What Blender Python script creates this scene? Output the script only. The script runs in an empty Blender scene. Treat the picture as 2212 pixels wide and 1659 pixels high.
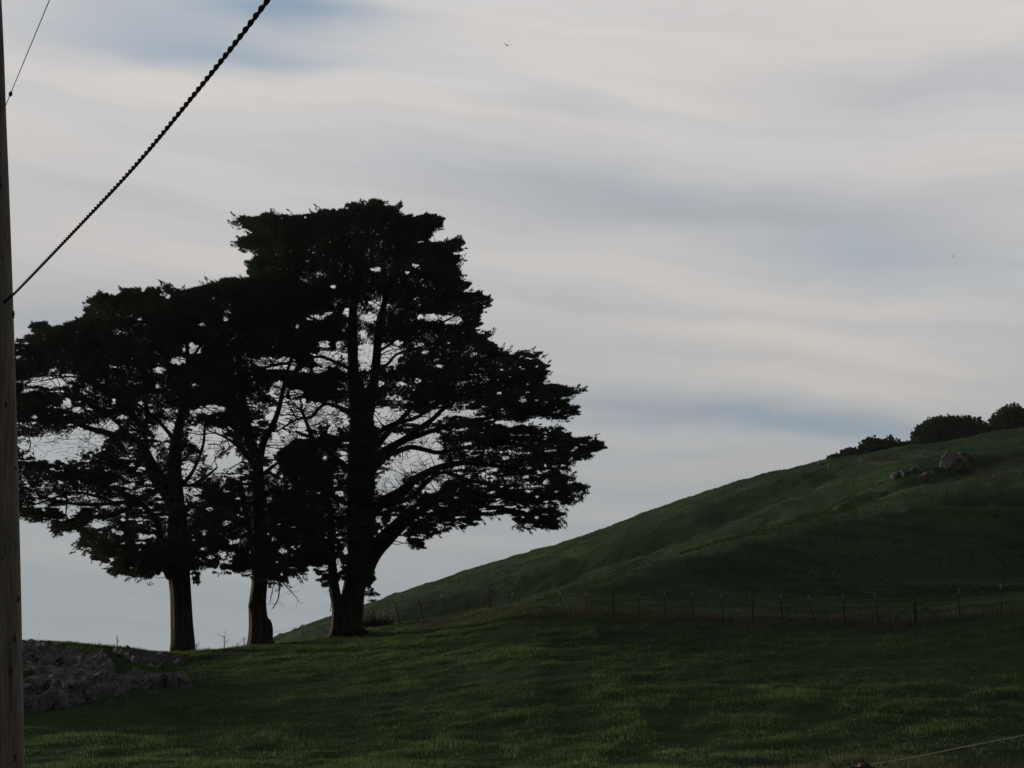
import bpy, bmesh, math, random
import numpy as np
from mathutils import Vector

# ------------------------------------------------------------------ camera, world, sun
F = 1600.0            # focal length in pixels of a 1024 px wide picture
HZ = 800.0            # row of the eye-level horizon (below the frame, lens shifted up)
EYE = 1.6
S = 1024.0 / 2212.0
sc = bpy.context.scene
col = sc.collection
cd = bpy.data.cameras.new('camera'); cam = bpy.data.objects.new('camera', cd); col.objects.link(cam)
cam.location = (0, 0, EYE); cam.rotation_euler = (math.radians(90), 0, 0)
cd.sensor_width = 36; cd.lens = 36 * F / 1024; cd.shift_y = (HZ - 384) / 1024
cd.clip_start = 0.1; cd.clip_end = 6000
sc.camera = cam
sc.view_settings.view_transform = 'Standard'; sc.view_settings.look = 'None'
sc.view_settings.exposure = 0; sc.view_settings.gamma = 1
try:
    sc.cycles.use_denoising = True
    sc.cycles.denoiser = 'OPENIMAGEDENOISE'
    sc.cycles.max_bounces = 6; sc.cycles.diffuse_bounces = 3; sc.cycles.transmission_bounces = 3
    sc.cycles.volume_bounces = 0; sc.cycles.transparent_max_bounces = 8
except Exception: pass

SUN_AZ = math.radians(-54)     # left of the view direction (+Y)
SUN_EL = math.radians(10)
sd = bpy.data.lights.new('sun', 'SUN'); sd.energy = 2.9; sd.angle = math.radians(7); sd.color = (1, .84, .66)
sun = bpy.data.objects.new('sun', sd); col.objects.link(sun)
dirv = Vector((math.sin(SUN_AZ)*math.cos(SUN_EL), math.cos(SUN_AZ)*math.cos(SUN_EL), math.sin(SUN_EL)))
sun.rotation_euler = dirv.to_track_quat('Z', 'Y').to_euler(); sun.location = (-60, 30, 60)

class NT:
    def __init__(s, nt): s.nt = nt
    def n(s, t, **k):
        o = s.nt.nodes.new(t)
        for a, v in k.items(): setattr(o, a, v)
        return o
    def l(s, a, b): s.nt.links.new(a, b)
    def m(s, op, a, b=None, c=None, clamp=False):
        o = s.nt.nodes.new('ShaderNodeMath'); o.operation = op; o.use_clamp = clamp
        for i, v in enumerate((a, b, c)):
            if v is None: continue
            if isinstance(v, (int, float)): o.inputs[i].default_value = v
            else: s.l(v, o.inputs[i])
        return o.outputs[0]
    def mix(s, fac, a, b, blend='MIX'):
        o = s.nt.nodes.new('ShaderNodeMix'); o.data_type = 'RGBA'; o.blend_type = blend
        for sock, v in ((o.inputs[0], fac), (o.inputs[6], a), (o.inputs[7], b)):
            if isinstance(v, (int, float)): sock.default_value = v
            elif isinstance(v, tuple): sock.default_value = (*v, 1)
            else: s.l(v, sock)
        return o.outputs[2]
    def noise(s, vec, scale, detail=4, rough=.5, dist=0):
        o = s.nt.nodes.new('ShaderNodeTexNoise'); o.inputs['Scale'].default_value = scale
        o.inputs['Detail'].default_value = detail; o.inputs['Roughness'].default_value = rough
        o.inputs['Distortion'].default_value = dist
        if vec is not None: s.l(vec, o.inputs['Vector'])
        return o.outputs[0]
    def ramp(s, fac, lo, hi):
        o = s.nt.nodes.new('ShaderNodeMapRange'); o.interpolation_type = 'SMOOTHSTEP'
        s.l(fac, o.inputs[0]); o.inputs[1].default_value = lo; o.inputs[2].default_value = hi
        return o.outputs[0]
    def comb(s, x, y, z=0.0):
        o = s.nt.nodes.new('ShaderNodeCombineXYZ')
        for i, v in enumerate((x, y, z)):
            if isinstance(v, (int, float)): o.inputs[i].default_value = v
            else: s.l(v, o.inputs[i])
        return o.outputs[0]

w = bpy.data.worlds.new('World'); sc.world = w; w.use_nodes = True
w.node_tree.nodes.clear(); W = NT(w.node_tree)
sky = W.n('ShaderNodeTexSky', sky_type='NISHITA', sun_disc=False)
sky.sun_elevation = SUN_EL; sky.sun_rotation = SUN_AZ; sky.air_density = 1.0; sky.dust_density = 1.0
tc = W.n('ShaderNodeTexCoord'); sp = W.n('ShaderNodeSeparateXYZ'); W.l(tc.outputs['Generated'], sp.inputs[0])
DX, DY, DZ = sp.outputs
az = W.m('ARCTAN2', DX, DY); el = W.m('ARCSINE', DZ)
warp = W.noise(W.comb(W.m('MULTIPLY', az, 5), W.m('MULTIPLY', el, 14)), 1.0, 3, .5)
el2 = W.m('ADD', el, W.m('MULTIPLY', W.m('SUBTRACT', warp, .5), .05))
st = W.m('ADD', el2, W.m('MULTIPLY', az, .10))                        # cloud streaks fall gently to the right
n1 = W.noise(W.comb(W.m('MULTIPLY', az, 2.2), W.m('MULTIPLY', st, 22), 3.1), 1.0, 4, .5)
n2 = W.noise(W.comb(W.m('MULTIPLY', az, 5), W.m('MULTIPLY', st, 60), 7.7), 1.0, 3, .55)
def AE(px, py):
    a = math.atan((px-512)/F); return a, math.atan((HZ-py)/F*math.cos(a))
def blob(ox, oy, rx, ry, tilt=0.0):                                   # soft cloud patch round a sky direction
    a0, e0 = AE(ox*S, oy*S)
    da = W.m('SUBTRACT', az, a0); de = W.m('ADD', W.m('SUBTRACT', el2, e0), W.m('MULTIPLY', da, tilt))
    k = S/F
    q = W.m('ADD', W.m('POWER', W.m('ABSOLUTE', W.m('DIVIDE', da, rx*k)), 2), W.m('POWER', W.m('ABSOLUTE', W.m('DIVIDE', de, ry*k)), 2))
    return W.m('POWER', 2.718, W.m('MULTIPLY', q, -1))
def add(lst):
    r = None
    for b, amt in lst:
        v = W.m('MULTIPLY', b, amt); r = v if r is None else W.m('ADD', r, v)
    return r
# blue gaps
blue = add([(blob(640, 15, 200, 32, .02), .70), (blob(330, 40, 360, 75), .45), (blob(420, 115, 280, 34), .35), (blob(600,140,200,22), .2),
            (blob(1900, 545, 300, 45, .10), .42), (blob(1250, 690, 260, 45, .12), .15), (blob(1650, 930, 420, 32, .05), .36), (blob(1850, 915, 230, 22, .06), .25)])
# shadowed cloud bellies
dark = add([(blob(2000, 185, 420, 55, .03), .50), (blob(1350, 410, 650, 50, .07), .55), (blob(1500, 470, 330, 35, .1), .25), (blob(1230, 240, 150, 35, .1), .28),
            (blob(180, 425, 300, 34, .06), .16), (blob(250, 560, 300, 40), .12), (blob(1850, 480, 420, 40, .05), .3), (blob(1250, 680, 300, 26, .15), .22),
            (blob(1550, 900, 600, 32, .07), .50), (blob(80, 680, 160, 40), .4), (blob(900, 470, 300, 40), .2), (blob(1500,1010,420,30,.05), .22)])
# pale, faintly warm streaks
lite = add([(blob(1500, 1010, 400, 16, .06), .35), (blob(1250, 890, 300, 16, .05), .35), (blob(1900, 780, 360, 18, .1), .3), (blob(950, 1180, 300, 22, 0), .25), (blob(1450, 715, 420, 34, .1), .38), (blob(130, 520, 300, 50, .0), .40), (blob(1500, 190, 500, 40, .12), .45), (blob(2150, 100, 420, 80), .35), (blob(300, 160, 330, 30, .03), .35), (blob(1850, 660, 520, 28, .10), .45),
            (blob(1700, 740, 520, 22, .12), .4), (blob(1950, 800, 330, 30, .08), .3), (blob(500, 590, 330, 22, .02), .35), (blob(1300, 570, 330, 30, .1), .35),
            (blob(1950, 360, 420, 40, .05), .3), (blob(1250, 1130, 380, 35, .03), .3), (blob(1850, 835, 420, 22, .08), .55), (blob(100, 1200, 300, 40), .3), (blob(1350,940,300,20,.08), .3)])
t = W.ramp(el, 0.085, 0.47)
base = W.mix(t, (.330, .360, .382), (.620, .610, .606))
wn = W.m('ADD', W.m('MULTIPLY', W.m('SUBTRACT', n1, .5), 1.2), W.m('MULTIPLY', W.m('SUBTRACT', n2, .5), .75))
br = W.m('ADD', 1.0, W.m('ADD', W.m('MULTIPLY', wn, .22), W.m('SUBTRACT', W.m('MULTIPLY', lite, .20), W.m('MULTIPLY', dark, .29))))
n3 = W.noise(W.comb(W.m('MULTIPLY', az, 7), W.m('MULTIPLY', st, 150), 5.5), 1.0, 4, .6)
br = W.m('ADD', br, W.m('MULTIPLY', W.m('SUBTRACT', n3, .5), .11))
brc = W.comb(br, br, br)
mul = W.mix(1.0, base, brc, 'MULTIPLY')
warmf = W.m('ADD', W.m('MULTIPLY', lite, .75), W.m('MULTIPLY', W.m('SUBTRACT', n1, .42), 1.1), clamp=True)
cloud = W.mix(warmf, mul, W.mix(1.0, mul, (1.125, .978, .865), 'MULTIPLY'))
cloud = W.mix(W.m('MULTIPLY', dark, .6, clamp=True), cloud, W.mix(1.0, cloud, (.80, .955, 1.16), 'MULTIPLY'))
scl = W.mix(1.0, sky.outputs[0], (.10, .10, .10), 'MULTIPLY')          # clear sky, strength 0.1
clear = W.mix(.55, scl, W.mix(t, (.24, .32, .39), (.27, .41, .57)))
bf = W.m('MULTIPLY', blue, 1.0, clamp=True)
fin = W.mix(bf, cloud, clear)
# the evening sky is dimmer overhead and away from the sun
dt = W.m('ADD', W.m('MULTIPLY', DY, .94), W.m('MULTIPLY', DX, -.34))
dim = W.m('ADD', .17, W.m('MULTIPLY', W.ramp(dt, -.45, .80), .83))
dim = W.m('MULTIPLY', dim, W.m('SUBTRACT', 1, W.m('MULTIPLY', W.ramp(el, .5, 1.15), .45)))
fin = W.mix(1.0, fin, W.comb(dim, dim, dim), 'MULTIPLY')
bg = W.n('ShaderNodeBackground'); W.l(fin, bg.inputs[0]); bg.inputs[1].default_value = 1.0
wo = W.n('ShaderNodeOutputWorld'); W.l(bg.outputs[0], wo.inputs[0])

# ------------------------------------------------------------------ helpers
random.seed(7); rng = np.random.default_rng(7)
def P(ox, oy, Y):                       # a photo direction at real distance Y -> point in metres
    return np.array([(ox*S-512)*Y/F, Y, EYE+Y*(HZ-oy*S)/F])
def tag(o, label=None, cat=None, group=None, kind=None):
    if label: o['label'] = label
    if cat: o['category'] = cat
    if group: o['group'] = group
    if kind: o['kind'] = kind
    return o
def empty(name, loc, label, cat, group=None):
    o = bpy.data.objects.new(name, None); col.objects.link(o); o.location = tuple(map(float, loc))
    o.empty_display_size = .3
    return tag(o, label, cat, group)
def link(name, me, mat, parent=None):
    o = bpy.data.objects.new(name, me); col.objects.link(o)
    if mat: me.materials.append(mat)
    if parent is not None:
        o.parent = parent
        off = parent.location
        if off.length > 0: me.transform(__import__('mathutils').Matrix.Translation(-off))
    return o
def npmesh(name, V, Fc, smooth=False, attrs=None):
    """V (n,3), Fc (m,k) with k = 3 or 4"""
    V = np.ascontiguousarray(V, dtype=np.float32); Fc = np.ascontiguousarray(Fc, dtype=np.int32)
    me = bpy.data.meshes.new(name); m, k = Fc.shape
    me.vertices.add(len(V)); me.vertices.foreach_set('co', V.ravel())
    me.loops.add(m*k); me.loops.foreach_set('vertex_index', Fc.ravel())
    me.polygons.add(m); me.polygons.foreach_set('loop_start', np.arange(0, m*k, k, dtype=np.int32))
    try: me.polygons.foreach_set('loop_total', np.full(m, k, dtype=np.int32))
    except Exception: pass
    me.polygons.foreach_set('use_smooth', np.full(m, smooth))
    for an, av in (attrs or {}).items():
        a = me.attributes.new(an, 'FLOAT', 'POINT'); a.data.foreach_set('value', np.ascontiguousarray(av, dtype=np.float32))
    me.update(calc_edges=True); me.validate()
    return me
class MB:
    def __init__(s): s.v = []; s.f = []; s.n = 0
    def add(s, V, Q): s.v.append(np.asarray(V, float)); s.f.append(np.asarray(Q, int)+s.n); s.n += len(V)
    def tube(s, pts, rad, sides=6, bump=None):
        pts = np.asarray(pts, float); n = len(pts); rad = np.broadcast_to(np.asarray(rad, float), (n,))
        tg = np.gradient(pts, axis=0); tg /= np.linalg.norm(tg, axis=1)[:, None]+1e-9
        ref = np.array([0, 1., 0]) if abs(tg[:, 1]).mean() < .8 else np.array([1., 0, 0])
        a = np.cross(tg, ref); a /= np.linalg.norm(a, axis=1)[:, None]+1e-9; b = np.cross(tg, a)
        th = np.linspace(0, 2*np.pi, sides, endpoint=False)
        R = rad[:, None]*np.ones(sides)[None]
        if bump is not None: R = R*bump(pts, th)
        V = pts[:, None]+R[..., None]*(np.cos(th)[None, :, None]*a[:, None]+np.sin(th)[None, :, None]*b[:, None])
        V = V.reshape(-1, 3)
        i = np.arange(n-1)[:, None]*sides; j = np.arange(sides)[None]; k = (np.arange(sides)+1) % sides
        Q = np.stack([i+j, i+k[None], i+sides+k[None], i+sides+j], -1).reshape(-1, 4)
        V = np.vstack([V, pts[:1], pts[-1:]]); c0, c1 = n*sides, n*sides+1
        caps = [[c0, (x+1) % sides, x, x] for x in range(sides)]
        s.add(V, Q); s.caps(n, sides)
    def caps(s, n, sides):
        base = s.n-(n*sides+2)
        for x in range(0, sides):
            y = (x+1) % sides
            s.tri.append((base+n*sides, base+y, base+x)) if hasattr(s, 'tri') else setattr(s, 'tri', [(base+n*sides, base+y, base+x)])
            s.tri.append((base+n*sides+1, base+(n-1)*sides+x, base+(n-1)*sides+y))
    def box(s, c, d, e, rz=0):
        X, Yy, Z = d/2, e/2, 0
    def build(s, name, mat, parent=None, smooth=True):
        V = np.vstack(s.v); me = bpy.data.meshes.new(name)
        Fq = [f for f in s.f if f.shape[1] == 4]; q = np.vstack(Fq) if Fq else np.zeros((0, 4), int)
        t3 = [f for f in s.f if f.shape[1] == 3]
        tr = list(getattr(s, 'tri', []))
        tr = np.array(tr, int).reshape(-1, 3)
        if t3: tr = np.vstack([tr]+t3)
        nl = len(q)*4+len(tr)*3; npoly = len(q)+len(tr)
        me.vertices.add(len(V)); me.vertices.foreach_set('co', V.astype(np.float32).ravel())
        me.loops.add(nl); me.loops.foreach_set('vertex_index', np.concatenate([q.ravel(), tr.ravel()]).astype(np.int32))
        ls = np.concatenate([np.arange(len(q))*4, len(q)*4+np.arange(len(tr))*3]).astype(np.int32)
        me.polygons.add(npoly); me.polygons.foreach_set('loop_start', ls)
        me.polygons.foreach_set('use_smooth', np.full(npoly, smooth))
        me.update(calc_edges=True); me.validate()
        return link(name, me, mat, parent)

def _h(ix, iy, iz, seed):
    h = (ix.astype(np.int64)*374761393+iy.astype(np.int64)*668265263+iz.astype(np.int64)*2147483647+seed*974634777) & 0xffffffff
    h = ((h ^ (h >> 13))*1274126177) & 0xffffffff
    return ((h ^ (h >> 16)) & 0xffff)/65535.0
def vnoise(x, y, z=None, seed=0):
    x = np.asarray(x, float); y = np.asarray(y, float); z = np.zeros_like(x) if z is None else np.asarray(z, float)
    ix, iy, iz = np.floor(x).astype(int), np.floor(y).astype(int), np.floor(z).astype(int)
    fx, fy, fz = x-ix, y-iy, z-iz
    fx, fy, fz = [t*t*(3-2*t) for t in (fx, fy, fz)]
    r = 0
    for a in (0, 1):
        for b in (0, 1):
            for c in (0, 1):
                r = r+_h(ix+a, iy+b, iz+c, seed)*(fx if a else 1-fx)*(fy if b else 1-fy)*(fz if c else 1-fz)
    return r*2-1
def fbm(x, y, z=None, o=4, seed=0):
    r = 0; a = 1; s = 0; z = np.zeros_like(np.asarray(x, float)) if z is None else z
    for k in range(o):
        r = r+a*vnoise(x*2**k, y*2**k, z*2**k, seed+k*17); s += a; a *= .5
    return r/s

# ------------------------------------------------------------------ materials
def mat(name, c1, c2, scale=3.0, rough=.9, bump=.0, bscale=None, stretch=(1, 1, 1), spec=.2, lo=.35, hi=.65, detail=6):
    m = bpy.data.materials.new(name); m.use_nodes = True; N = NT(m.node_tree); m.node_tree.nodes.clear()
    t = N.n('ShaderNodeTexCoord'); mp = N.n('ShaderNodeMapping'); N.l(t.outputs['Object'], mp.inputs[0]); mp.inputs['Scale'].default_value = stretch
    f = N.ramp(N.noise(mp.outputs[0], scale, detail, .6), lo, hi)
    b = N.n('ShaderNodeBsdfPrincipled'); N.l(N.mix(f, c1, c2), b.inputs['Base Color']); b.inputs['Roughness'].default_value = rough
    b.inputs['Specular IOR Level'].default_value = spec
    if bump:
        bp = N.n('ShaderNodeBump'); bp.inputs['Strength'].default_value = bump; bp.inputs['Distance'].default_value = .1
        N.l(N.noise(mp.outputs[0], bscale or scale*2, 8, .65), bp.inputs['Height']); N.l(bp.outputs[0], b.inputs['Normal'])
    o = N.n('ShaderNodeOutputMaterial'); N.l(b.outputs[0], o.inputs[0])
    return m
def leafmat(name, ca, cb, cc, trans=.35, attr='tint'):
    m = bpy.data.materials.new(name); m.use_nodes = True; N = NT(m.node_tree); m.node_tree.nodes.clear()
    a = N.n('ShaderNodeAttribute'); a.attribute_name = attr
    c = N.mix(N.ramp(a.outputs['Fac'], 0, .55), ca, cb); c = N.mix(N.ramp(a.outputs['Fac'], .6, 1.0), c, cc)
    d = N.n('ShaderNodeBsdfDiffuse'); t = N.n('ShaderNodeBsdfTranslucent'); x = N.n('ShaderNodeMixShader'); x.inputs[0].default_value = trans
    N.l(c, d.inputs[0]); N.l(c, t.inputs[0]); N.l(d.outputs[0], x.inputs[1]); N.l(t.outputs[0], x.inputs[2])
    o = N.n('ShaderNodeOutputMaterial'); N.l(x.outputs[0], o.inputs[0]); return m
M = {}
M['bark'] = mat('bark', (.036, .031, .029), (.080, .067, .060), 5, .95, .9, 9, (1, 1, .18))
M['branch'] = mat('branch_bark', (.045, .038, .034), (.10, .082, .07), 6, .95, .5, 9)
M['foliage'] = leafmat('cypress_foliage', (.060, .082, .070), (.082, .108, .078), (.105, .12, .090), .08)
M['bushleaf'] = leafmat('oak_foliage', (.022, .040, .016), (.034, .056, .022), (.052, .070, .034), .2)
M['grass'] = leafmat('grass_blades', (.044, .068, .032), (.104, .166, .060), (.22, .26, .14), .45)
M['hgrass_shade'] = leafmat('hill_grass_shade_tone', (.014, .032, .013), (.032, .066, .020), (.06, .07, .035), .35)  # darker version of the field grass: hillside shade is put into the colour
M['dry'] = leafmat('dry_stems', (.050, .046, .036), (.085, .076, .060), (.20, .18, .14), .3)
M['deadbush'] = mat('dead_wood', (.05, .033, .026), (.10, .07, .052), 6)
M['pole'] = mat('weathered_pole_wood', (.060, .050, .045), (.150, .122, .105), 9, .9, .8, 16, (3, 3, .16), lo=.3, hi=.7)
M['knot'] = mat('knot_wood', (.04, .032, .028), (.09, .07, .06), 30)
M['cable'] = mat('cable_sheath', (.009, .008, .008), (.020, .018, .018), 30, 1.0, spec=0)
M['wire'] = mat('galvanised_wire', (.035, .035, .034), (.075, .074, .07), 20, .8, spec=.1)
M['darkwire'] = mat('dull_fence_wire', (.035, .034, .032), (.06, .057, .054), 20, .8, spec=.1)
M['tpost'] = mat('green_steel_post', (.018, .018, .016), (.035, .030, .026), 12, .8)
M['white'] = mat('white_painted_steel', (.20, .20, .20), (.32, .32, .31), 20, .7)
M['wood'] = mat('fence_post_wood', (.040, .030, .024), (.085, .064, .050), 8, .9, .4, 20, (1, 1, .2))
M['rust'] = mat('rusty_brown_post', (.11, .05, .03), (.17, .085, .055), 14, .8)
M['steelblue'] = mat('grey_steel_bracket', (.05, .06, .07), (.09, .10, .11), 14, .6)
M['bird'] = mat('dark_feathers', (.025, .020, .018), (.05, .04, .035), 10)

def rockmat(name, c1, c2, moss=.0, sc_=1.0):
    m = bpy.data.materials.new(name); m.use_nodes = True; N = NT(m.node_tree); m.node_tree.nodes.clear()
    g = N.n('ShaderNodeNewGeometry'); pos = g.outputs['Position']
    n1 = N.noise(pos, 1.3*sc_, 8, .65, .4); n2 = N.noise(pos, 6*sc_, 6, .7); n3 = N.noise(pos, .9*sc_, 5, .6)
    c = N.mix(N.ramp(n1, .35, .68), c1, c2)
    c = N.mix(N.m('MULTIPLY', N.ramp(n2, .5, .7), .6), c, tuple(v*1.45 for v in c2))
    vor = N.n('ShaderNodeTexVoronoi', feature='DISTANCE_TO_EDGE'); vor.inputs['Scale'].default_value = 1.6*sc_
    wv = N.n('ShaderNodeVectorMath'); wv.operation = 'ADD'
    nn = N.n('ShaderNodeTexNoise'); nn.inputs['Scale'].default_value = 2*sc_; N.l(pos, nn.inputs['Vector'])
    N.l(pos, wv.inputs[0]); N.l(nn.outputs['Color'], wv.inputs[1]); N.l(wv.outputs[0], vor.inputs['Vector'])
    crack = N.ramp(vor.outputs['Distance'], .0, .05)
    c = N.mix(crack, tuple(v*.25 for v in c1), c)
    if moss:
        c = N.mix(N.m('MULTIPLY', N.ramp(n3, .56, .66), moss), c, (.035, .055, .018))
    b = N.n('ShaderNodeBsdfPrincipled'); N.l(c, b.inputs['Base Color']); b.inputs['Roughness'].default_value = .95; b.inputs['Specular IOR Level'].default_value = .1
    bp = N.n('ShaderNodeBump'); bp.inputs['Strength'].default_value = .9; bp.inputs['Distance'].default_value = .12/sc_
    h = N.m('ADD', N.m('MULTIPLY', crack, .5), N.m('ADD', n2, N.m('MULTIPLY', N.noise(pos, 20*sc_, 6, .7), .5)))
    N.l(h, bp.inputs['Height']); N.l(bp.outputs[0], b.inputs['Normal'])
    o = N.n('ShaderNodeOutputMaterial'); N.l(b.outputs[0], o.inputs[0]); return m
M['rock'] = rockmat('lichen_rock', (.085, .090, .092), (.215, .222, .226), .4)
M['hillrock'] = rockmat('hill_rock', (.115, .110, .104), (.245, .232, .220), .0, .6)
M['hillrock2'] = rockmat('blue_grey_rock', (.10, .106, .118), (.20, .21, .225), .3, .5)

# ------------------------------------------------------------------ terrain
US = np.arange(-3000, 4200, 2.0)
def line(pts, sm=5):
    xs = np.array([p[0] for p in pts])*S; ys = np.array([p[1] for p in pts], float)
    v = np.interp(US, xs, ys)
    k = np.exp(-.5*(np.arange(-3*sm, 3*sm+1)/sm)**2); k /= k.sum()
    return np.convolve(np.pad(v, 3*sm, mode='edge'), k, 'valid')
CR = [(-1200, 80, 1372), (-200, 80, 1378), (48, 78, 1380), (150, 78, 1381), (250, 79, 1393), (340, 80, 1403), (395, 82, 1402), (480, 83, 1396), (590, 85, 1386), (720, 88, 1369),
      (800, 92, 1352), (865, 96, 1341), (961, 93, 1329), (1059, 90, 1312), (1110, 88, 1303), (1160, 86, 1301), (1240, 85, 1305), (1325, 84, 1310),
      (1440, 82, 1312), (1560, 80, 1316), (1690, 78, 1316), (1830, 76, 1318), (1978, 76, 1312), (2100, 76, 1298), (2212, 76, 1288), (2600, 76, 1240), (4000, 76, 1200)]
L_Y = line([(a, b) for a, b, c in CR], 24); L_C = line([(a, c) for a, b, c in CR], 8)*S
PATHL = [(-1000, 1500), (600, 1420), (900, 1352), (1100, 1326), (1200, 1302), (1300, 1292), (1400, 1277), (1500, 1268), (1700, 1263), (1900, 1260), (2212, 1252), (2600, 1244), (4000, 1220)]
L_P = line(PATHL)*S
L_3 = line([(-1000, 1520), (600, 1450), (1000, 1365), (1100, 1325), (1188, 1287), (1327, 1241), (1484, 1192), (1586, 1160), (1697, 1128), (1836, 1092), (1950, 1058), (2065, 1030), (2212, 1000), (2600, 920), (4000, 860)])*S
L_2 = line([(-1000, 1510), (600, 1440), (1000, 1355), (1100, 1316), (1188, 1282), (1327, 1233), (1419, 1203), (1512, 1163), (1604, 1126), (1702, 1080), (1785, 1043), (1858, 1024), (1945, 1000), (2065, 985), (2212, 962), (2600, 885), (4000, 820)])*S
L_R = line([(-1000, 1560), (0, 1560), (300, 1480), (500, 1418), (590, 1385), (650, 1358), (720, 1335), (800, 1308), (900, 1275), (1000, 1240), (1160, 1195), (1300, 1150), (1400, 1113), (1500, 1078),
            (1570, 1052), (1600, 1045), (1700, 1022), (1770, 1004), (1850, 990), (1950, 972), (2050, 962), (2120, 945), (2212, 932), (2600, 860), (4000, 790)], 4)*S
L_Y3 = line([(-1000, 106), (1150, 104), (1250, 104), (1350, 112), (1450, 125), (1600, 150), (1700, 168), (1836, 190), (2000, 210), (2212, 228), (4000, 240)], 12)
L_YP = L_Y+(L_Y3-L_Y)*.24
D_LEFT = line([(-1000, 1), (1080, 1), (1230, 0), (4000, 0)])      # 1 where the ground falls away behind the near crest
D_MRG = line([(-1000, 0), (1750, 0), (1980, 1), (4000, 1)])       # 1 where the spurs merge in one slope
def zof(y, Y): return EYE+Y*(HZ-y)/F
def knots():
    o = np.ones_like(US); K = []
    K.append((-400*o, -6*o)); K.append((-20*o, -.4*o)); K.append((0*o, 0*o)); K.append((12*o, .35*o)); K.append((24*o, 1.0*o))
    K.append((38*o, zof(770, 38)*o))
    zc = zof(L_C, L_Y)-.22; zp = zof(L_P, L_YP); z3 = zof(L_3, L_Y3); z2 = zof(L_2, 300); zr = zof(L_R, 420); mg = D_MRG
    z38 = K[-1][1]; lin = lambda Y: z38+(zc-z38)*(Y-38)/(L_Y-38)
    K.append((54*o, lin(54)+.10)); K.append((L_Y-8, lin(L_Y-8)+.12))
    K.append((L_Y, zc)); K.append((L_YP, D_LEFT*(zc-.7)+(1-D_LEFT)*zp))
    cap = lambda z, Y, zt, Yt: np.minimum(z, EYE+(zt-EYE)*Y/Yt*.994)
    zq = K[-1][1]; Ya = L_YP+(L_Y3-L_YP)*.34; Yb = L_YP+(L_Y3-L_YP)*.68
    K.append((Ya, cap(zq+(z3-zq)*.46, Ya, z3, L_Y3))); K.append((Yb, cap(zq+(z3-zq)*.82, Yb, z3, L_Y3))); K.append((L_Y3, z3))
    Yc = L_Y3+16; Yd = (Yc+300)/2
    K.append((Yc, (1-mg)*zof(L_3+4, Yc)+mg*(z3+(z2-z3)*.25))); K.append((Yd, (1-mg)*zof(L_3+6, Yd)+mg*(z3+(z2-z3)*.62))); K.append((300*o, z2))
    zd = (1-mg)*zof(L_2+11, 322)+mg*(z2+(zr-z2)*.22); K.append((322*o, zd))
    K.append((352*o, cap(zd+(zr-zd)*.50, 352, zr, 420))); K.append((386*o, cap(zd+(zr-zd)*.84, 386, zr, 420))); K.append((420*o, zr))
    K.append((450*o, zr-1.0)); K.append((560*o, zr-26)); K.append((1500*o, -10*o))
    return K
KN = knots(); KY = np.stack([k[0] for k in KN]); KZ = np.stack([k[1] for k in KN])
hY = np.diff(KY, axis=0); dl = np.diff(KZ, axis=0)/hY
KM = np.zeros_like(KZ)
same = dl[:-1]*dl[1:] > 0
w1 = 2*hY[1:]+hY[:-1]; w2 = hY[1:]+2*hY[:-1]
with np.errstate(divide='ignore', invalid='ignore'):
    hm = (w1+w2)/(w1/dl[:-1]+w2/dl[1:])
KM[1:-1] = np.where(same, hm, 0); KM[0] = dl[0]; KM[-1] = dl[-1]
def base_h(x, Y):
    Yd = np.maximum(Y, 25.0)
    u = np.clip((512+F*x/Yd-US[0])/2.0, 0, len(US)-1.001); i = u.astype(int); fr = u-i
    g = lambda A, k: A[k, i]*(1-fr)+A[k, i+1]*fr
    z = np.zeros_like(x)
    for k in range(len(KN)-1):
        y0, y1 = g(KY, k), g(KY, k+1)
        m = (Y >= y0) & (Y <= y1) if k else (Y <= y1)
        if not m.any(): continue
        h = (y1-y0); t = np.clip((Y-y0)/h, 0, 1)
        a = (2*t**3-3*t**2+1)*g(KZ, k)+(t**3-2*t**2+t)*h*g(KM, k)+(-2*t**3+3*t**2)*g(KZ, k+1)+(t**3-t**2)*h*g(KM, k+1)
        z = np.where(m, a, z)
    return z
def tuss(x, Y):        # tussocks of the field, 0..1
    return np.clip(fbm(x/1.7, Y/1.7, o=4, seed=3)*1.1+.5, 0, 1)
def H(x, Y):
    x = np.asarray(x, float); Y = np.asarray(Y, float); x, Y = np.broadcast_arrays(x, Y)
    z = base_h(x, Y)
    near = np.clip((Y-10)/15, 0, 1)*(1-np.clip((Y-95)/30, 0, 1)); far = np.clip((Y-95)/40, 0, 1)
    z = z+near*(1-.5*np.clip((Y-70)/15, 0, 1))*(.10*(tuss(x, Y)-.5)+.06*fbm(x/.8, Y/.8, o=3, seed=9)+.08*fbm(x/9, Y/6, o=2, seed=5))
    s = z+.12*x                                                     # cattle terraces follow the contour
    ter = fbm(x/14, s*1.1, o=3, seed=21)
    z = z+far*(.85*fbm(x/30, Y/22, o=4, seed=31)*np.clip(1.1-D(x, Y), 0.25, 1)*np.clip((Y-110)/50, .25, 1)*(1-.6*np.clip((Y-330)/60, 0, 1))+.42*fbm(x/5, Y/7, o=5, seed=41)+.40*ter+.16*fbm(x/1.6, Y/2.2, o=2, seed=43))
    rg = far*np.clip((Y-118)/20, 0, 1)*(1-.8*np.clip((Y-350)/50, 0, 1))
    z = z-rg*.9*np.clip(1-np.abs(fbm((x+.35*Y)/26, (Y-.4*x)/70, o=2, seed=61))*5, 0, 1)
    return z
def D(x, Y):           # near a skyline crest keep the large bumps small
    return np.exp(-((Y-420)/25)**2)*.9
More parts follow.
